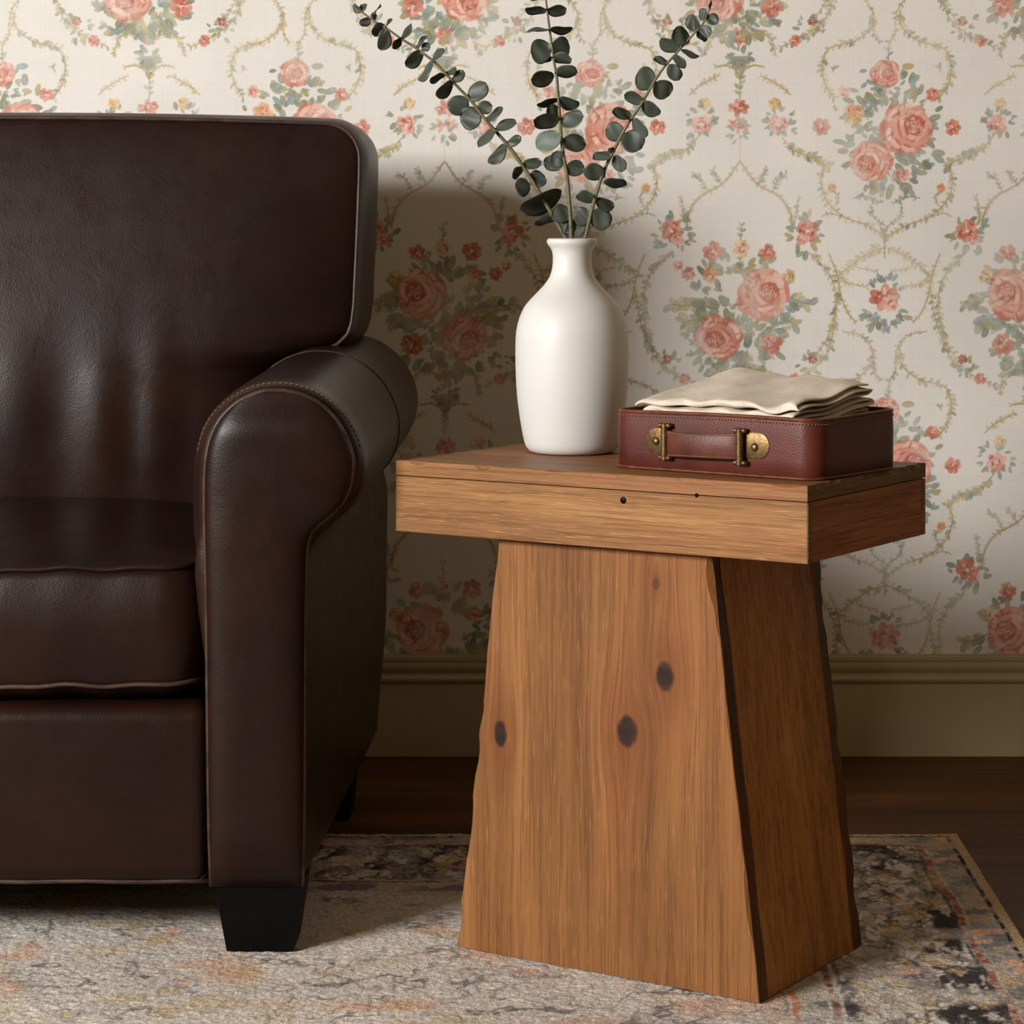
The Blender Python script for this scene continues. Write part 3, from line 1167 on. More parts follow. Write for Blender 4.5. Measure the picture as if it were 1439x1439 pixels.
        fs = [[0, 1, 2, 3], [4, 5, 6, 7], [0, 1, 5, 4], [1, 2, 6, 5], [2, 3, 7, 6], [3, 0, 4, 7]]
        new_obj('leg', vs, fs, M['black'], root, smooth=False)
        vs = []
        for (xa, xb, ya, yb, z) in ((-.395, -.312, 3.62, 3.72, ztop), (-.385, -.318, 3.60, 3.68, 0.0)):
            vs += [T((xa, ya, z)), T((xb, ya, z)), T((xb, yb, z)), T((xa, yb, z))]
        new_obj('leg', vs, fs, M['black'], root, smooth=False)

    # front rail under the cushion
    xr, xl = xx(292), 2 * XC - xx(292)
    rail = box('front_rail', (xl, xr, 2.922, 3.02, RUG + .079, RUG + .289), M['leather'], root, bev=.020, seg=5, fn=lambda v: loc(v))
    tube('piping', [loc((xl + (xr - xl) * k / 20, 2.932, RUG + .0805 + .0008 * math.sin(k * 1.7))) for k in range(21)], .0028, M['piping'], rail, n=8)
    # carcass between the arms
    box('seat_base', (xl - .05, xr + .05, 3.02, 3.74, RUG + .085, RUG + .29), M['leather'], root, bev=.01, fn=lambda v: loc(v))

    # seat cushion
    sx0, sx1 = 2 * XC + .436, -.436
    yf, yb = 2.928, 3.56
    r = .045
    rows = []
    for y in list(yf + r - r * np.cos(np.linspace(0, math.pi / 2, 9))) + list(np.linspace(yf + r + .02, yb, 24)):
        q = max(0.0, (yf + r) - y)
        ins = r - math.sqrt(max(0, r * r - q * q))
        rows.append((y, sx0 + ins, sx1 - ins))

    def seat_top(a, b, t):
        e = (1 - abs(t) ** 4)
        u = (b - yf) / (yb - yf)
        g = 1 - (1 - min(1, u / .75)) ** 2.2
        z = .447 + RUG + .034 * e * g + .004 * (1 - e)
        z += .0022 * math.sin(a * 31 + b * 9) * e * (1 - u) + .0012 * math.sin(a * 83) * math.exp(-u * 18)
        return z
    hS = .137
    cu, loop, nrm = pad('seat_cushion', rows, seat_top,
                        [(.004, -.012), (.010, -.035), (.013, -.065), (.011, -.10), (.003, -.126), (0, -hS), (-.004, -hS - .006), (-.03, -hS - .02)],
                        lambda a, b, c: loc((a, b, c)), M['leather'], root, T=60)
    tube('piping', [p + Vector((n_[0] * .0015, n_[1] * .0015, .0005)) for p, n_ in zip(loop, nrm)], .0030, M['leather'], cu, closed=True, n=8)
    tube('piping', [p + Vector((n_[0] * .002, n_[1] * .002, -hS)) for p, n_ in zip(loop, nrm)], .0028, M['piping'], cu, closed=True, n=8)

    # back cushion: wide above the arms, narrow between them
    W1, W0 = -.2955 - XC, -.425 - XC
    ztop, zbot, rc = .999, .40, .045
    rows = []
    for z in list(np.linspace(zbot, .66, 12)) + list(np.linspace(.664, .75, 30)) + list(np.linspace(.76, ztop - rc, 16)) + \
            list(ztop - rc + rc * np.sin(np.linspace(0.12, math.pi / 2, 10))):
        wd = float(np.interp(z, [.40, .60, .64, .662, .675, .687, .697, .71, .725, .75, .85, .93, 1.1],
                             [-.440, -.438, -.430, -.410, -.382, -.346, -.323, -.310, -.305, -.302, -.298, -.2955, -.2955])) - XC
        q = max(0.0, z - (ztop - rc))
        wd -= rc - math.sqrt(max(0, rc * rc - q * q))
        rows.append((z, XC - wd, XC + wd))
    wr = [(-.640, .60, .030, .09, .006), (-.600, .58, .022, .10, -.006), (-.565, .62, .030, .10, .005), (-.53, .56, .022, .10, -.005),
          (-.49, .60, .03, .09, .004), (-.70, .58, .035, .10, -.005), (-.76, .6, .04, .1, .006)]

    def back_face(a, b, t):
        e = max(0, 1 - abs(t) ** 5)
        v = (b - zbot) / (ztop - zbot)
        prof = math.sin(math.pi * min(1, max(0, v * .93 + .07))) ** .7
        y = 3.445 + .045 * v
        c = .055 * (e ** .8) * prof * (1.25 - .55 * v)
        for (wx_, wz_, sx_, sz_, am) in wr:
            c += am * .75 * math.exp(-((a - wx_) / sx_) ** 2 - ((b - wz_) / sz_) ** 2)
        return -(y - c)
    bk, loop, nrm = pad('backrest', rows, back_face,
                        [(.003, -.004), (.010, -.03), (.014, -.10), (.013, -.20), (.008, -.262), (-.004, -.285), (-.03, -.296)],
                        lambda a, b, c: loc((a, -c, b + .010 * max(0, (1 - ((a - XC) / W1) ** 2)) * smooth01(.8, 1.0, b))), M['leather'], root, T=64)
    tube('piping', [p + Vector((n_[0] * .002, -.001, n_[1] * .002)) for p, n_ in zip(loop, nrm)], .0030, M['piping'], bk, closed=True, n=8)
    box('back_panel', (xl - .03, xr + .03, 3.60, 3.768, RUG + .09, .72), M['leather'], root, bev=.012, fn=lambda v: loc(v))
    return root


build_armchair()

# ------------------------------------------------------------------ side table
BL, CN = Vector((-.134, 2.946, 0)), Vector((.209, 2.730, 0))
uT = (CN - BL).normalized()
vT = Vector((-uT.y, uT.x, 0))
HALF_U, HALF_V = (CN - BL).length / 2, .13
TC = BL + uT * HALF_U + vT * HALF_V
TANG = math.atan2(uT.y, uT.x)
Z_AP, Z_SL, Z_TOP = .489, .556, .573


def on_plane(px, py, P0, u):
    """where the sight line through px, py meets the upright plane through P0 along u"""
    kx = (px - PX) / F
    # (P0.x + u.x t) = kx (P0.y + u.y t)
    t = (kx * P0.y - P0.x) / (u.x - kx * u.y)
    Y = P0.y + u.y * t
    return t, CAMZ - (py - PY) * Y / F


def build_table():
    root = thing('side_table', 'chunky side table of knotty brown wood on a tapered block base', 'side table', (TC.x, TC.y, RUG), TANG)
    kn = []
    for (px, py, rx, rz) in ((703, 1031, .0085, .0155), (882, 1028, .0135, .0175), (934, 951, .0115, .0160)):
        t, z = on_plane(px, py, BL, uT)
        kn.append((t - HALF_U, z - RUG, rx, rz, 1.0))
    t, z = on_plane(922, 820, BL, uT)
    kn2 = kn + [(t - HALF_U, z - RUG, .0050, .007, .45)]
    D, Mi, Li = lin(98, 60, 30), lin(128, 84, 46), lin(156, 108, 63)
    m_front = wood('panel_wood', D, Mi, Li, 'Z', 1.0, kn2)
    m_side = wood('side_wood', lin(112, 70, 32), lin(160, 106, 52), lin(192, 136, 74), 'Z', .8)
    m_apron = wood('apron_wood', lin(100, 64, 35), lin(142, 99, 59), lin(174, 130, 84), 'X', 1.1, bumps=.8)
    m_aps = wood('apron_side_wood', lin(108, 64, 34), lin(150, 92, 50), lin(178, 118, 70), 'Y', 1.1)
    m_top = wood('top_wood', lin(98, 62, 34), lin(132, 90, 52), lin(158, 114, 72), 'X', 1.0, rough=.48, seams=(1, (-.052, .05)))
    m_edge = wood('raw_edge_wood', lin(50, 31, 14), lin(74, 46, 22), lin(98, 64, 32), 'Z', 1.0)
    m_end = wood('end_grain_wood', lin(82, 62, 30), lin(112, 88, 46), lin(146, 116, 66), 'Y', 2.2)

    # tapered panels with hewn edges
    IN = .061

    def panel(name, y0, th, mat, seed, back=False):
        r = random.Random(seed)
        n = 90
        rows = []
        ph = [r.uniform(0, 6.3) for _ in range(6)]
        chips = [[(r.uniform(.03, .97), r.uniform(.03, .08), r.uniform(.0012, .0038)) for _ in range(6)] for _ in range(2)]
        for i in range(n + 1):
            s = i / n
            z = s * Z_AP
            wv = [.0006 * math.sin(s * 9 + ph[0 + 3 * k]) + .0003 * math.sin(s * 37 + ph[1 + 3 * k]) for k in (0, 1)]
            ch = []
            for k in (0, 1):
                c = .0012
                for (cs, cw, ca) in chips[k]:
                    q = abs(s - cs) / cw
                    if q < 1:
                        c += ca * (1 - q * q) ** .7
                ch.append(c)
            xl = -HALF_U + IN * s + wv[0] + ch[0] * .45
            xr = HALF_U - IN * s + wv[1] - ch[1] * .45
            rows.append((z, xl, xr, ch[0], ch[1]))
        vs, fs, mi = [], [], []
        for (z, xl, xr, cl, cr) in rows:
            g = -1 if not back else 1     # which way the hewn face looks
            yf, yb = (y0, y0 + th) if not back else (y0 + th, y0)
            vs += [Vector((xl, yb, z)), Vector((xl, yf - g * cl * .9, z)), Vector((xl + cl * .8, yf, z)),
                   Vector((xr - cr * .8, yf, z)), Vector((xr, yf - g * cr * .9, z)), Vector((xr, yb, z))]
        for i in range(n):
            for k in range(6):
                k2 = (k + 1) % 6
                fs.append([i * 6 + k, i * 6 + k2, (i + 1) * 6 + k2, (i + 1) * 6 + k])
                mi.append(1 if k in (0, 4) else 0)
        fs += [list(range(6)), [n * 6 + k for k in range(6)]]
        mi += [0, 0]
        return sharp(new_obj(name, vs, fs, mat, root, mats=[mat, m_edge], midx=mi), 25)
    TH = .022
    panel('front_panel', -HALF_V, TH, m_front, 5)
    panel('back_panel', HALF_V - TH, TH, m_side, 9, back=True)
    for s in (1, -1):
        g = .0015
        vs = []
        for z, xo in ((0, HALF_U - g), (Z_AP, HALF_U - IN - g)):
            for x, y in ((xo - TH, -HALF_V + TH), (xo, -HALF_V + TH), (xo, HALF_V - TH), (xo - TH, HALF_V - TH)):
                vs.append(Vector((s * x, y, z)))
        fs = [[0, 1, 2, 3], [4, 5, 6, 7], [0, 1, 5, 4], [1, 2, 6, 5], [2, 3, 7, 6], [3, 0, 4, 7]]
        new_obj('side_panel', vs, fs, m_side, root, smooth=False)

    # apron box
    AU, AV = .2727, .154
    ZA, ZB = Z_AP, Z_SL - .0012
    e = .011
    box('front_apron', (-AU, AU, -AV, -AV + e, ZA, ZB), m_apron, root, bev=.0007, seg=1)
    box('back_apron', (-AU, AU, AV - e, AV, ZA, ZB), m_apron, root, bev=.0007, seg=1)
    for s in (1, -1):
        box('side_apron', (min(s * AU, s * (AU - e)) + (-.0004 if s > 0 else .0004), max(s * AU, s * (AU - e)) + (-.0004 if s > 0 else .0004),
                           -AV + e, AV - e, ZA, ZB), m_aps, root, bev=.0006, seg=1)
    box('underside_board', (-AU + e, AU - e, -AV + e, AV - e, ZA + .002, ZA + .02), m_side, root)
    # end grain strips show the front board's thickness
    for s in (1, -1):
        box('end_grain', (min(s * AU, s * (AU + .0006)), max(s * AU, s * (AU + .0006)), -AV + .0005, -AV + e - .0005, ZA + .0005, ZB - .0005), m_end, root)

    # top board with chipped edges
    r = random.Random(21)
    corners = [(-AU, -AV), (AU, -AV), (AU, AV), (-AU, AV)]
    outer, inner, drop = [], [], []
    for i in range(4):
        a, b = Vector(corners[i] + (0,)), Vector(corners[(i + 1) % 4] + (0,))
        L = (b - a).length
        n = int(L / .0022)
        chips = []
        s = .02
        while s < L - .02:
            w_ = r.uniform(.02, .045)
            chips.append((s + w_ / 2, w_ / 2, r.uniform(.002, .0055), r.uniform(.002, .0055) if i == 0 else r.uniform(.003, .008)))
            s += w_ + (r.uniform(.0, .012) if i != 0 else r.uniform(.03, .11))
        nn = Vector((-(b - a).y, (b - a).x, 0)).normalized()
        for k in range(n):
            q = L * k / n
            c, dz = .0008, .0008
            for (cs, cw, ca, cz) in chips:
                d = abs(q - cs) / cw
                if d < 1:
                    f = (1 - d * d) ** .8
                    c += ca * f
                    dz += cz * f
            end = min(1, q / .01, (L - q) / .01)
            p = a.lerp(b, k / n)
            t = (b - a).normalized()
            adj = t * (.0008 if k == 0 else 0)
            outer.append(p)
            inner.append(p + nn * (.0008 + (c - .0008) * max(0, end)) + adj)
            drop.append(.0008 + (dz - .0008) * max(0, end))
    n = len(outer)
    vs = [Vector((p.x, p.y, Z_SL)) for p in outer]
    vs += [Vector((p.x, p.y, Z_TOP - d)) for p, d in zip(outer, drop)]
    vs += [Vector((p.x, p.y, Z_TOP)) for p in inner]
    fs, mi = [], []
    na = int(2 * AU / .0022)
    for k in range(n):
        k2 = (k + 1) % n
        side = 1 if (na <= k < n - 0 and abs(abs(outer[k].x) - AU) < 1e-4) else 0
        fs.append([k, k2, n + k2, n + k])
        mi.append(side)
        fs.append([n + k, n + k2, 2 * n + k2, 2 * n + k])
        mi.append(0 if not side else 1)
    fs.append(list(range(n)))
    mi.append(0)
    fs.append([2 * n + k for k in range(n)])
    mi.append(0)
    sharp(new_obj('tabletop', vs, fs, m_top, root, mats=[m_top, m_end, m_apron], midx=mi), 12)
    # dark pin in the front board and a small check
    for (px, py, rr) in ((876, 703, .0026), (979, 696, .0016)):
        t, z = on_plane(px, py, TC - vT * AV, uT)
        vs, fs = lathe_geo([(rr * 1.5, 0), (rr * 1.5, .0004), (rr, .0006), (rr * .6, .0012), (.0001, .0014)], 14)
        R = Matrix.Rotation(math.pi / 2, 4, 'X')
        new_obj('nail_head', [R @ v + Vector((t, -AV, z - RUG)) for v in vs], fs, M['black'], root)
    return root


build_table()
TZ = RUG + Z_TOP


# ------------------------------------------------------------------ vase
def build_vase():
    c = (.0035, 3.065)
    k = .00039
    pts = [(770, 0), (770, 96), (768, 122), (762, 135), (750, 145), (735, 150.5), (700, 157.5), (650, 165.5), (600, 172), (550, 176.5), (500, 179), (450, 180),
           (400, 179), (375, 177), (350, 172), (325, 164.5), (300, 153.5), (285, 144), (270, 131), (255, 117), (240, 103), (225, 89.5), (210, 78.5),
           (195, 70), (180, 65.5), (165, 62.5), (150, 61), (130, 61), (115, 63), (103, 68), (95, 74), (88, 79), (80, 80.5), (74, 78), (71, 73),
           (73, 67), (80, 62), (95, 56), (120, 52), (160, 52), (200, 62), (240, 92), (300, 142), (400, 168), (600, 160), (740, 135), (752, 90), (752, 0.5)]
    prof = [(max(r, .5) * k, (770 - y) * k * .967) for y, r in pts]
    prof = [p for p in prof]
    vs, fs = lathe_geo(prof, 96)
    # a hand-thrown unevenness
    vs = [Vector((v.x * (1 + .004 * math.sin(v.z * 40)), v.y * (1 + .004 * math.sin(v.z * 40 + 1)), v.z)) for v in vs]
    o = new_obj('vase', vs, fs, M['ceramic'])
    o.location = (c[0], c[1], TZ)
    o['label'] = 'white glazed bottle vase with a narrow neck standing on the table'
    o['category'] = 'vase'
    return c


VC = build_vase()


# ------------------------------------------------------------------ eucalyptus
def leaf_geo(A, Tp, wapp, rnd, facing=1):
    A, Tp = Vector(A), Vector(Tp)
    L = (Tp - A)
    ln = L.length
    d = L / ln
    side = Vector((-d.z, 0, d.x))          # across the leaf, in the plane of the picture
    if side.length < 1e-4:
        side = Vector((1, 0, 0))
    side.normalize()
    wapp *= 1.12
    real = max(wapp * 1.02, .80 * ln)
    sn = min(1.0, wapp / real)
    cs = math.sqrt(max(0, 1 - sn * sn)) * facing
    wv = side * sn + Vector((0, 1, 0)) * cs
    wv = (wv - d * wv.dot(d)).normalized()
    nv = d.cross(wv).normalized()
    NU, NV = 14, 8
    top, bot = [], []
    cup = rnd.uniform(.04, .10) * ln * (1 if rnd.random() < .7 else -1)
    bend = rnd.uniform(-.10, .10) * ln
    for i in range(NU + 1):
        u = i / NU
        prof = max(0.0, (1 - (2 * u - 1) ** 2)) ** .5 * (.90 + .22 * u) * (1 if u < .93 else 1)
        prof = max(prof, .045)
        for j in range(NV + 1):
            s = j / NV * 2 - 1
            p = A + d * (ln * u) + wv * (s * prof * real * .5)
            h = cup * s * s * prof + bend * (u * u - u) + .0009 * math.sin(u * 7 + s * 3 + ln * 900)
            p = p + nv * h
            top.append(p + nv * .00022)
            bot.append(p - nv * .00022)
    vs = top + bot
    o = len(top)
    fs = []
    q = NV + 1
    for i in range(NU):
        for j in range(NV):
            a, b, c_, d_ = i * q + j, i * q + j + 1, (i + 1) * q + j + 1, (i + 1) * q + j
            fs.append([a, b, c_, d_])
            fs.append([o + d_, o + c_, o + b, o + a])
    for i in range(NU):
        for j in (0, NV):
            a, d_ = i * q + j, (i + 1) * q + j
            fs.append([a, d_, o + d_, o + a])
    for j in range(NV):
        for i in (0, NU):
            a, b = i * q + j, i * q + j + 1
            fs.append([a, b, o + b, o + a])
    return vs, fs


def build_branch(label, conv, stem, leaves, depth, radii, pale=()):
    """conv turns sketch coordinates into picture pixels; depth(s) is the distance along the stem, s from tip to foot"""
    cv = catmull([conv(*p) + (0,) for p in stem], 6)
    n = len(cv)
    foot = Vector((VC[0], VC[1], TZ))
    pts = [at(p.x, p.y, depth(i / (n - 1))) for i, p in enumerate(cv)]
    root = thing('eucalyptus_branch', label, 'eucalyptus branch', tuple(pts[-1]))
    o = Vector(root.location)
    # the end goes down inside the vase
    below = [pts[-1] + Vector((0, 0, -.05)), pts[-1] + Vector((0, 0, -.12))]
    below[0].x = VC[0] + (pts[-1].x - VC[0]) * .5
    below[1].x = VC[0] + (pts[-1].x - VC[0]) * -.6
    below[0].y = VC[1]; below[1].y = VC[1]
    full = pts + below
    rad = [radii[0] + (radii[1] - radii[0]) * i / (len(full) - 1) for i in range(len(full))]
    tube('stem', [p - o for p in full], rad, M['stem'], root, n=8)
    rnd = random.Random(len(label))
    for i, (A, Tp, wd) in enumerate(leaves):
        pa, pt = conv(*A), conv(*Tp)
        # distance of the nearest point of the stem
        j = min(range(n), key=lambda q: (cv[q].x - pa[0]) ** 2 + (cv[q].y - pa[1]) ** 2)
        Y = depth(j / (n - 1))
        x0, y0 = conv(0, 0)
        x1, y1 = conv(1, 0)
        sc_ = x1 - x0
        a3 = at(pa[0], pa[1], Y)
        near = pts[j]
        if (a3 - near).length < .02:
            a3 = a3.lerp(Vector((a3.x, near.y, a3.z)), .5)
        t3 = at(pt[0], pt[1], Y + rnd.uniform(-.012, .008))
        wv = wd * sc_ * Y / F
        vs, fs = leaf_geo(a3 - o, t3 - o, wv, rnd, 1 if rnd.random() < .65 else -1)
        new_obj('leaf', vs, fs, M['leaf_pale'] if i in pale else M['leaf'], root)
    return root


cR = lambda x, y: (720 + x / 4.233, y / 4.233)
cL = lambda x, y: (500 + x / 5.138, y / 5.138)
build_branch('upright eucalyptus branch in the middle of the vase', cR,
             [(196, -60), (200, 0), (225, 200), (250, 380), (265, 470), (285, 740), (300, 900), (325, 1050), (345, 1290), (352, 1430)],
             [((197, -8), (105, -14), 26), ((198, -8), (262, -30), 30), ((205, 62), (75, 55), 38), ((205, 65), (322, 52), 56), ((222, 176), (84, 190), 26),
              ((222, 172), (360, 172), 36), ((232, 300), (108, 305), 135), ((232, 290), (342, 278), 120), ((236, 342), (150, 345), 44),
              ((236, 350), (353, 352), 56), ((250, 455), (110, 475), 82), ((250, 440), (388, 430), 64), ((267, 588), (146, 626), 30),
              ((270, 585), (398, 630), 62), ((277, 720), (125, 715), 80), ((277, 690), (205, 640), 76), ((285, 735), (425, 692), 90),
              ((289, 800), (143, 880), 110), ((290, 850), (438, 862), 95), ((305, 975), (186, 965), 84), ((305, 980), (236, 912), 92),
              ((310, 1010), (428, 990), 86), ((345, 1290), (235, 1250), 100), ((350, 1400), (385, 1310), 130), ((350, 1400), (310, 1330), 70)],
             lambda s: 3.066 + .004 * (1 - s), (.0011, .0028), pale=(17,))
build_branch('eucalyptus branch leaning right from the vase, its tip above the leather case', cR,
             [(1185, 20), (1140, 130), (1080, 200), (990, 300), (880, 430), (760, 630), (680, 750), (600, 900), (540, 1030), (480, 1220), (440, 1390), (425, 1440)],
             [((1150, 122), (1118, 52), 44), ((1150, 118), (1229, 112), 64), ((1172, 62), (1183, 3), 8), ((1106, 182), (1046, 92), 68),
              ((1110, 182), (1190, 192), 66), ((1106, 188), (1142, 250), 42), ((1052, 250), (955, 182), 102), ((1000, 290), (873, 245), 68),
              ((1002, 294), (1113, 335), 36), ((950, 340), (1032, 396), 42), ((930, 382), (836, 350), 42), ((932, 384), (992, 478), 74),
              ((850, 485), (732, 455), 128), ((850, 490), (934, 568), 112), ((780, 600), (666, 562), 62), ((772, 600), (876, 682), 68),
              ((710, 705), (592, 665), 62), ((712, 712), (804, 808), 62), ((668, 795), (553, 775), 104), ((662, 795), (768, 885), 128),
              ((602, 920), (478, 948), 52), ((600, 930), (674, 1010), 68), ((608, 905), (576, 880), 30), ((552, 1055), (431, 1000), 90),
              ((540, 1085), (681, 1100), 50), ((495, 1190), (380, 1163), 62), ((490, 1190), (606, 1232), 68), ((462, 1290), (364, 1290), 106),
              ((468, 1262), (580, 1345), 114)],
             lambda s: 3.052 - .055 * (1 - s), (.0010, .0026))
build_branch('eucalyptus branch leaning out of the vase towards the armchair', cL,
             [(-5, 62), (50, 92), (130, 150), (230, 210), (320, 275), (430, 345), (580, 460), (720, 610), (850, 750), (940, 870), (1030, 970), (1130, 1090),
              (1270, 1300), (1413, 1541), (1500, 1690), (1530, 1745)],
             [((40, 88), (72, 28), 42), ((38, 85), (-22, 40), 42), ((100, 128), (38, 186), 58), ((110, 115), (152, 118), 52), ((125, 112), (182, 38), 15),
              ((203, 175), (120, 252), 58), ((212, 200), (262, 138), 20), ((215, 205), (185, 365), 85), ((325, 272), (400, 172), 48), ((325, 275), (264, 348), 42),
              ((440, 350), (512, 258), 36), ((480, 368), (532, 314), 58), ((478, 370), (363, 482), 84), ((550, 440), (640, 360), 48), ((550, 440), (452, 582), 58),
              ((640, 545), (724, 488), 42), ((640, 545), (533, 590), 42), ((702, 592), (776, 508), 70), ((702, 592), (578, 692), 70), ((818, 725), (938, 595), 116),
              ((815, 725), (668, 795), 126), ((880, 790), (985, 760), 90), ((905, 820), (757, 885), 155), ((935, 870), (1060, 775), 58), ((1002, 940), (1162, 892), 68),
              ((1022, 930), (884, 1062), 64), ((1085, 1040), (1192, 985), 64), ((1085, 1040), (958, 1178), 84), ((1205, 1210), (1340, 1165), 74),
              ((1205, 1212), (1131, 1284), 54), ((1262, 1330), (1360, 1262), 118), ((1258, 1330), (1158, 1372), 122), ((1485, 1375), (1187, 1515), 124),
              ((1440, 1580), (1292, 1620), 56)],
             lambda s: 3.080 + .03 * (1 - s), (.0010, .0028), pale=(7,))


# ------------------------------------------------------------------ open case
FLc = Vector((.0480, 2.878, 0))
FRc = Vector((.2690, 2.713, 0))
uC = (FRc - FLc).normalized()
vC = Vector((-uC.y, uC.x, 0))
CA, CB, CH = (FRc - FLc).length / 2, .0935, .067
CC = FLc + uC * CA + vC * CB
CANG = math.atan2(uC.y, uC.x)


def rrect(a, b, r, n=10):
    out = []
    for (cx, cy, a0) in ((a - r, -b + r, -math.pi / 2), (a - r, b - r, 0), (-a + r, b - r, math.pi / 2), (-a + r, -b + r, math.pi)):
        for k in range(n + 1):
            t = a0 + math.pi / 2 * k / n
            out.append((cx + r * math.cos(t), cy + r * math.sin(t)))
    # extra points on the straight sides
    res = []
    for p, q in zip(out, out[1:] + out[:1]):
        d = math.hypot(q[0] - p[0], q[1] - p[1])
        m = max(1, int(d / .012))
        for k in range(m):
            res.append((p[0] + (q[0] - p[0]) * k / m, p[1] + (q[1] - p[1]) * k / m))
    return res


def build_case():
    root = thing('leather_case', 'open red-brown leather case with a brass-fitted handle on the table', 'leather case', (CC.x, CC.y, TZ), CANG)
    R = .024

    def ring(off, z, wob=0.0):
        pts = []
        for (x, y) in rrect(CA + off, CB + off, R + off):
            w_ = wob * (math.sin(x * 19 + 1) + math.sin(y * 23)) * .5
            pts.append(Vector((x, y, z + w_)))
        return pts
    th = .0035
    secs = [ring(-.002, .0008), ring(0, .003), ring(.0004, .02), ring(.0006, .045), ring(0, CH - .004, .0016), ring(-.0006, CH, .0016), ring(-th, CH, .0016),
            ring(-th, .02), ring(-th, .006)]
    vs, fs = loft_geo(secs)
    n = len(secs[0])
    mi = [1 if i >= 6 * n else 0 for i in range(len(fs) - 2)] + [0, 1]
    new_obj('case_body', vs, fs, M['case'], root, mats=[M['case'], M['case_in']], midx=mi)
    tube('rim', [p + Vector((0, 0, .0003)) for p in ring(-th / 2, CH, .0016)], .0021, M['case_trim'], root, closed=True, n=8)
    tube('base_welt', ring(.0004, .0022), .0018, M['case_trim'], root, closed=True, n=8)
    geos = []
    st = ring(.0009, CH - .0046, .0016)
    for i in range(len(st)):
        a, b = st[i], st[(i + 1) % len(st)]
        m = max(1, round((b - a).length / .0046))
        for k in range(m):
            geos.append(tube_geo([a.lerp(b, (k + .15) / m), a.lerp(b, (k + .75) / m)], .00065, n=5))
    new_obj('stitching', *merge(*geos), M['stitch'], root)

    # handle, in sight-line coordinates of the front face
    z5 = lambda x, y: (840 + x / 3.27, 500 + y / 3.27)

    def P(x, y, out=0.0):
        t, z = on_plane(*z5(x, y), FLc, uC)
        return Vector((t - CA, -CB - .0006 - out, z - TZ))
    M_ = {}
    for (xa, xb, yc, hh_, sgn, ry) in ((222, 305, 388, 60, -1, 392), (790, 685, 417, 60, 1, 420)):
        p0, p1 = P(xa, yc), P(xb, yc)
        h = abs((P(xa, yc - hh_) - P(xa, yc + hh_)).z) / 2
        Lx = abs(p1.x - p0.x)
        outl = []
        for k in range(17):
            a = math.pi / 2 + math.pi * k / 16
            outl.append((min(h, Lx) * math.cos(a), h * math.sin(a)))
        base = p0.x - sgn * min(h, Lx)
        tw = Lx - min(h, Lx)
        shape = [(base + (-sgn) * (-1) * 0 + (q[0] if sgn < 0 else -q[0]), p0.z + q[1]) for q in outl]
        endx = p1.x
        shape = shape + [(endx, shape[-1][1]), (endx, shape[0][1])]
        vs = [Vector((x, -CB - .0004, z)) for x, z in shape] + [Vector((x, -CB - .0016, z)) for x, z in shape] + \
             [Vector((x + (endx - x) * .05, -CB - .0020, p0.z + (z - p0.z) * .93)) for x, z in shape]
        m = len(shape)
        fs = []
        for q in range(2):
            for k in range(m):
                k2 = (k + 1) % m
                fs.append([q * m + k, q * m + k2, (q + 1) * m + k2, (q + 1) * m + k])
        fs += [list(range(m)), [2 * m + k for k in range(m)]]
        pl = sharp(new_obj('handle_plate', vs, fs, M['brass'], root))
        rp = P(273 if sgn < 0 else 725, ry)
        v2, f2 = lathe_geo([(.0048, 0), (.0048, .0004), (.0042, .0016), (.0028, .0026), (.0010, .0030), (.0001, .0031)], 20)
        Rm = Matrix.Rotation(math.pi / 2, 4, 'X')
        new_obj('rivet', [Rm @ v + Vector((rp.x, -CB - .0018, rp.z)) for v in v2], f2, M['brass'], pl)
    for (xc, y0, y1) in ((324, 318, 466), (669, 342, 490)):
        a, b = P(xc, y0), P(xc, y1)
        o_ = .0075
        geo = []
        geo.append(tube_geo([Vector((a.x, -CB - o_, a.z + .002)), Vector((a.x, -CB - o_, b.z - .002))], .0042, n=16))
        for z in (a.z, b.z):
            geo.append(tube_geo([Vector((a.x - .0072, -CB - o_ + .001, z)), Vector((a.x + .0072, -CB - o_ + .001, z))], .0030, n=12))
            geo.append(tube_geo([Vector((a.x - .006, -CB + .0005, z)), Vector((a.x - .006, -CB - o_, z))], .0022, n=10))
            geo.append(tube_geo([Vector((a.x + .006, -CB + .0005, z)), Vector((a.x + .006, -CB - o_, z))], .0022, n=10))
        sharp(new_obj('handle_loop', *merge(*geo), M['brass'], root))
    # strap
    pa, pb = P(330, 400), P(662, 414)
    hh_ = abs((P(480, 345) - P(480, 468)).z) / 2
    secs = []
    N_ = 30
    for k in range(N_ + 1):
        t = k / N_
        x = pa.x + (pb.x - pa.x) * t
        o_ = .0085 + .0050 * math.sin(math.pi * t) - .003 * (abs(2 * t - 1) ** 8)
        zc = pa.z + (pb.z - pa.z) * t - .0008 * math.sin(math.pi * t)
        h = hh_ * (1 - .10 * math.sin(math.pi * t))
        loop = []
        for (sy, sz) in ((-1, -.92), (-.6, -1), (.6, -1), (1, -.92), (1, .92), (.6, 1), (-.6, 1), (-1, .92)):
            loop.append(Vector((x, -CB - o_ + sy * .0016, zc + sz * h)))
        secs.append(loop)
    strap = new_obj('handle_strap', *loft_geo(secs), M['strap'], root)
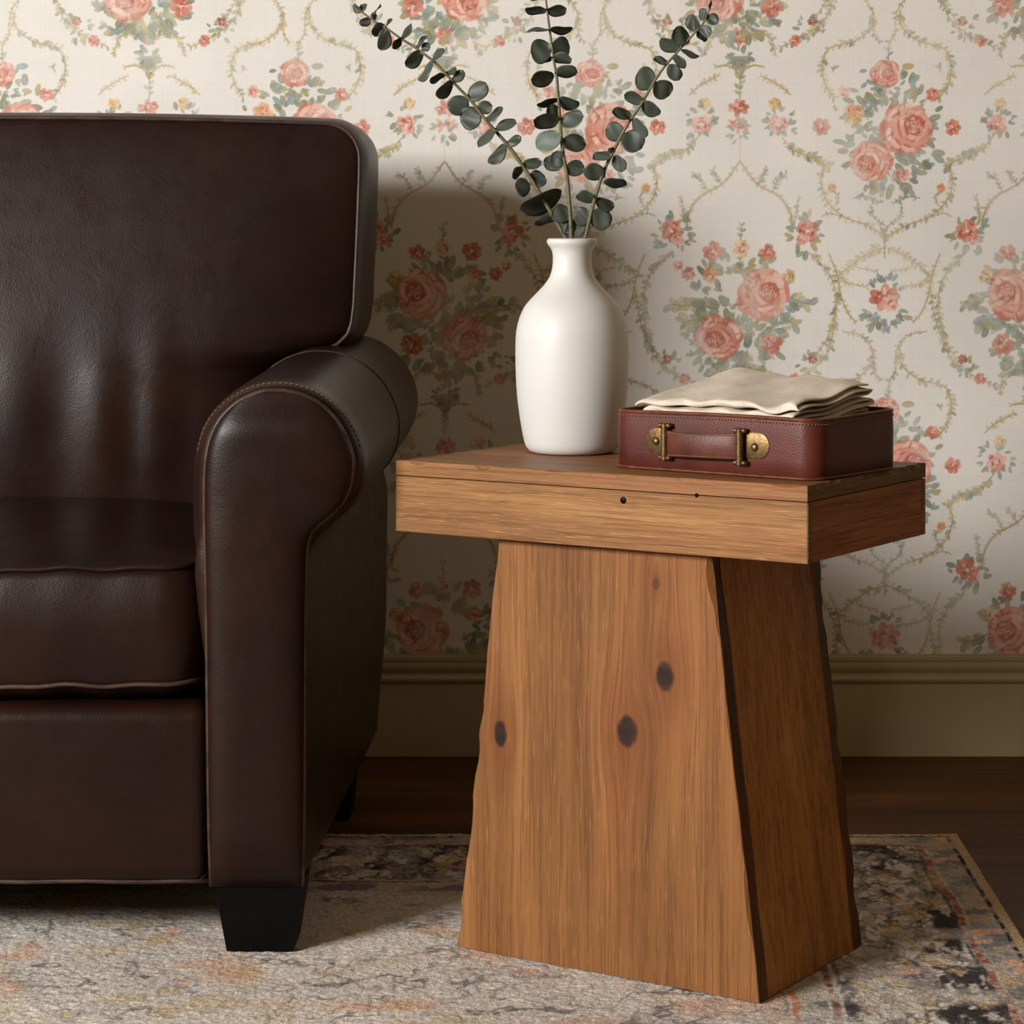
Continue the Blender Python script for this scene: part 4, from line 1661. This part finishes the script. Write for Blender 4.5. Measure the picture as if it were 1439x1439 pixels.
    for sgn in (1, -1):
        geos = []
        for k in range(1, N_ * 2 - 1):
            t = k / (N_ * 2)
            x = pa.x + (pb.x - pa.x) * t
            o_ = .0085 + .0050 * math.sin(math.pi * t) - .003 * (abs(2 * t - 1) ** 8)
            zc = pa.z + (pb.z - pa.z) * t - .0008 * math.sin(math.pi * t)
            h = hh_ * (1 - .10 * math.sin(math.pi * t))
            p = Vector((x, -CB - o_ - .0018, zc + sgn * h * .86))
            geos.append(tube_geo([p, p + Vector((.0016, 0, 0))], .00055, n=5))
        new_obj('stitching', *merge(*geos), M['stitch'], strap)
    return root


build_case()


# ------------------------------------------------------------------ folded cloth
def build_cloth():
    r = random.Random(4)
    a, b = .106, .080
    # cross section: a sheet folded to and fro, front folds towards -y
    layers = 14
    path = []
    gap = .0051
    for k in range(layers):
        y0, y1 = (-b, b) if k % 2 else (b, -b)
        z = .015 + gap * k
        m = 26
        for i in range(m + 1):
            t = i / m
            path.append((y0 + (y1 - y0) * t * 1.0, z, k))
        if k < layers - 1:
            yc = y1
            sg = 1 if y1 > 0 else -1
            for i in range(1, 6):
                an = math.pi * i / 6
                path.append((yc + sg * gap * .55 * math.sin(an), z + gap * .5 * (1 - math.cos(an)), k + i / 6))
    NX = 46
    ph = [r.uniform(0, 6.28) for _ in range(20)]
    vs, fs = [], []
    for (y, z, k) in path:
        for i in range(NX + 1):
            s = i / NX * 2 - 1
            x = s * a * (1 + .03 * math.sin(k * 2.1 + ph[0]))
            f = min(1, k / (layers - 1))
            v = (y + b) / (2 * b)
            zz_ = z
            # the heap rises towards the back and sags at the ends
            zz_ *= 1 + .24 * v + .07 * math.exp(-((s + .60) / .55) ** 2) * v - .03 * (1 - v) * s * s
            zz_ += f * (.0016 * math.sin(s * 6 + v * 5 + ph[1]) + .0013 * math.sin(s * 13 - v * 4 + ph[2] + k * .45))
            zz_ += f * f * .004 * math.exp(-((s - .93) / .13) ** 2) * math.sin(v * 9 + 1)
            # layers pinch and part along the front edge
            zz_ += .0011 * math.sin(s * 9 + k * 1.3 + ph[3]) * (1 - v) ** 2 * f
            yy = y + .0034 * math.sin(s * 4 + k * 1.7 + ph[4]) + .0016 * math.sin(s * 15 + k * 3.1)
            # ends fall over a little, most at the right
            if s > .8:
                zz_ -= (s - .8) ** 2 * .08 * f * (1 - .8 * v)
            if s < -.85:
                zz_ -= (-s - .85) ** 2 * .25 * f
            vs.append(Vector((x, yy, max(.0065, zz_))))
    q = NX + 1
    for i in range(len(path) - 1):
        for j in range(NX):
            fs.append([i * q + j, i * q + j + 1, (i + 1) * q + j + 1, (i + 1) * q + j])
    o = new_obj('folded_cloth', vs, fs, M['linen'])
    o.location = (CC.x, CC.y, TZ)
    o.rotation_euler = (0, 0, CANG)
    sm = o.modifiers.new('thickness', 'SOLIDIFY')
    sm.thickness = .0026
    sm.offset = 0
    ss = o.modifiers.new('soft', 'SUBSURF')
    ss.levels = ss.render_levels = 1
    o['label'] = 'folded natural linen cloth lying in the open leather case'
    o['category'] = 'cloth'
    return o


build_cloth()
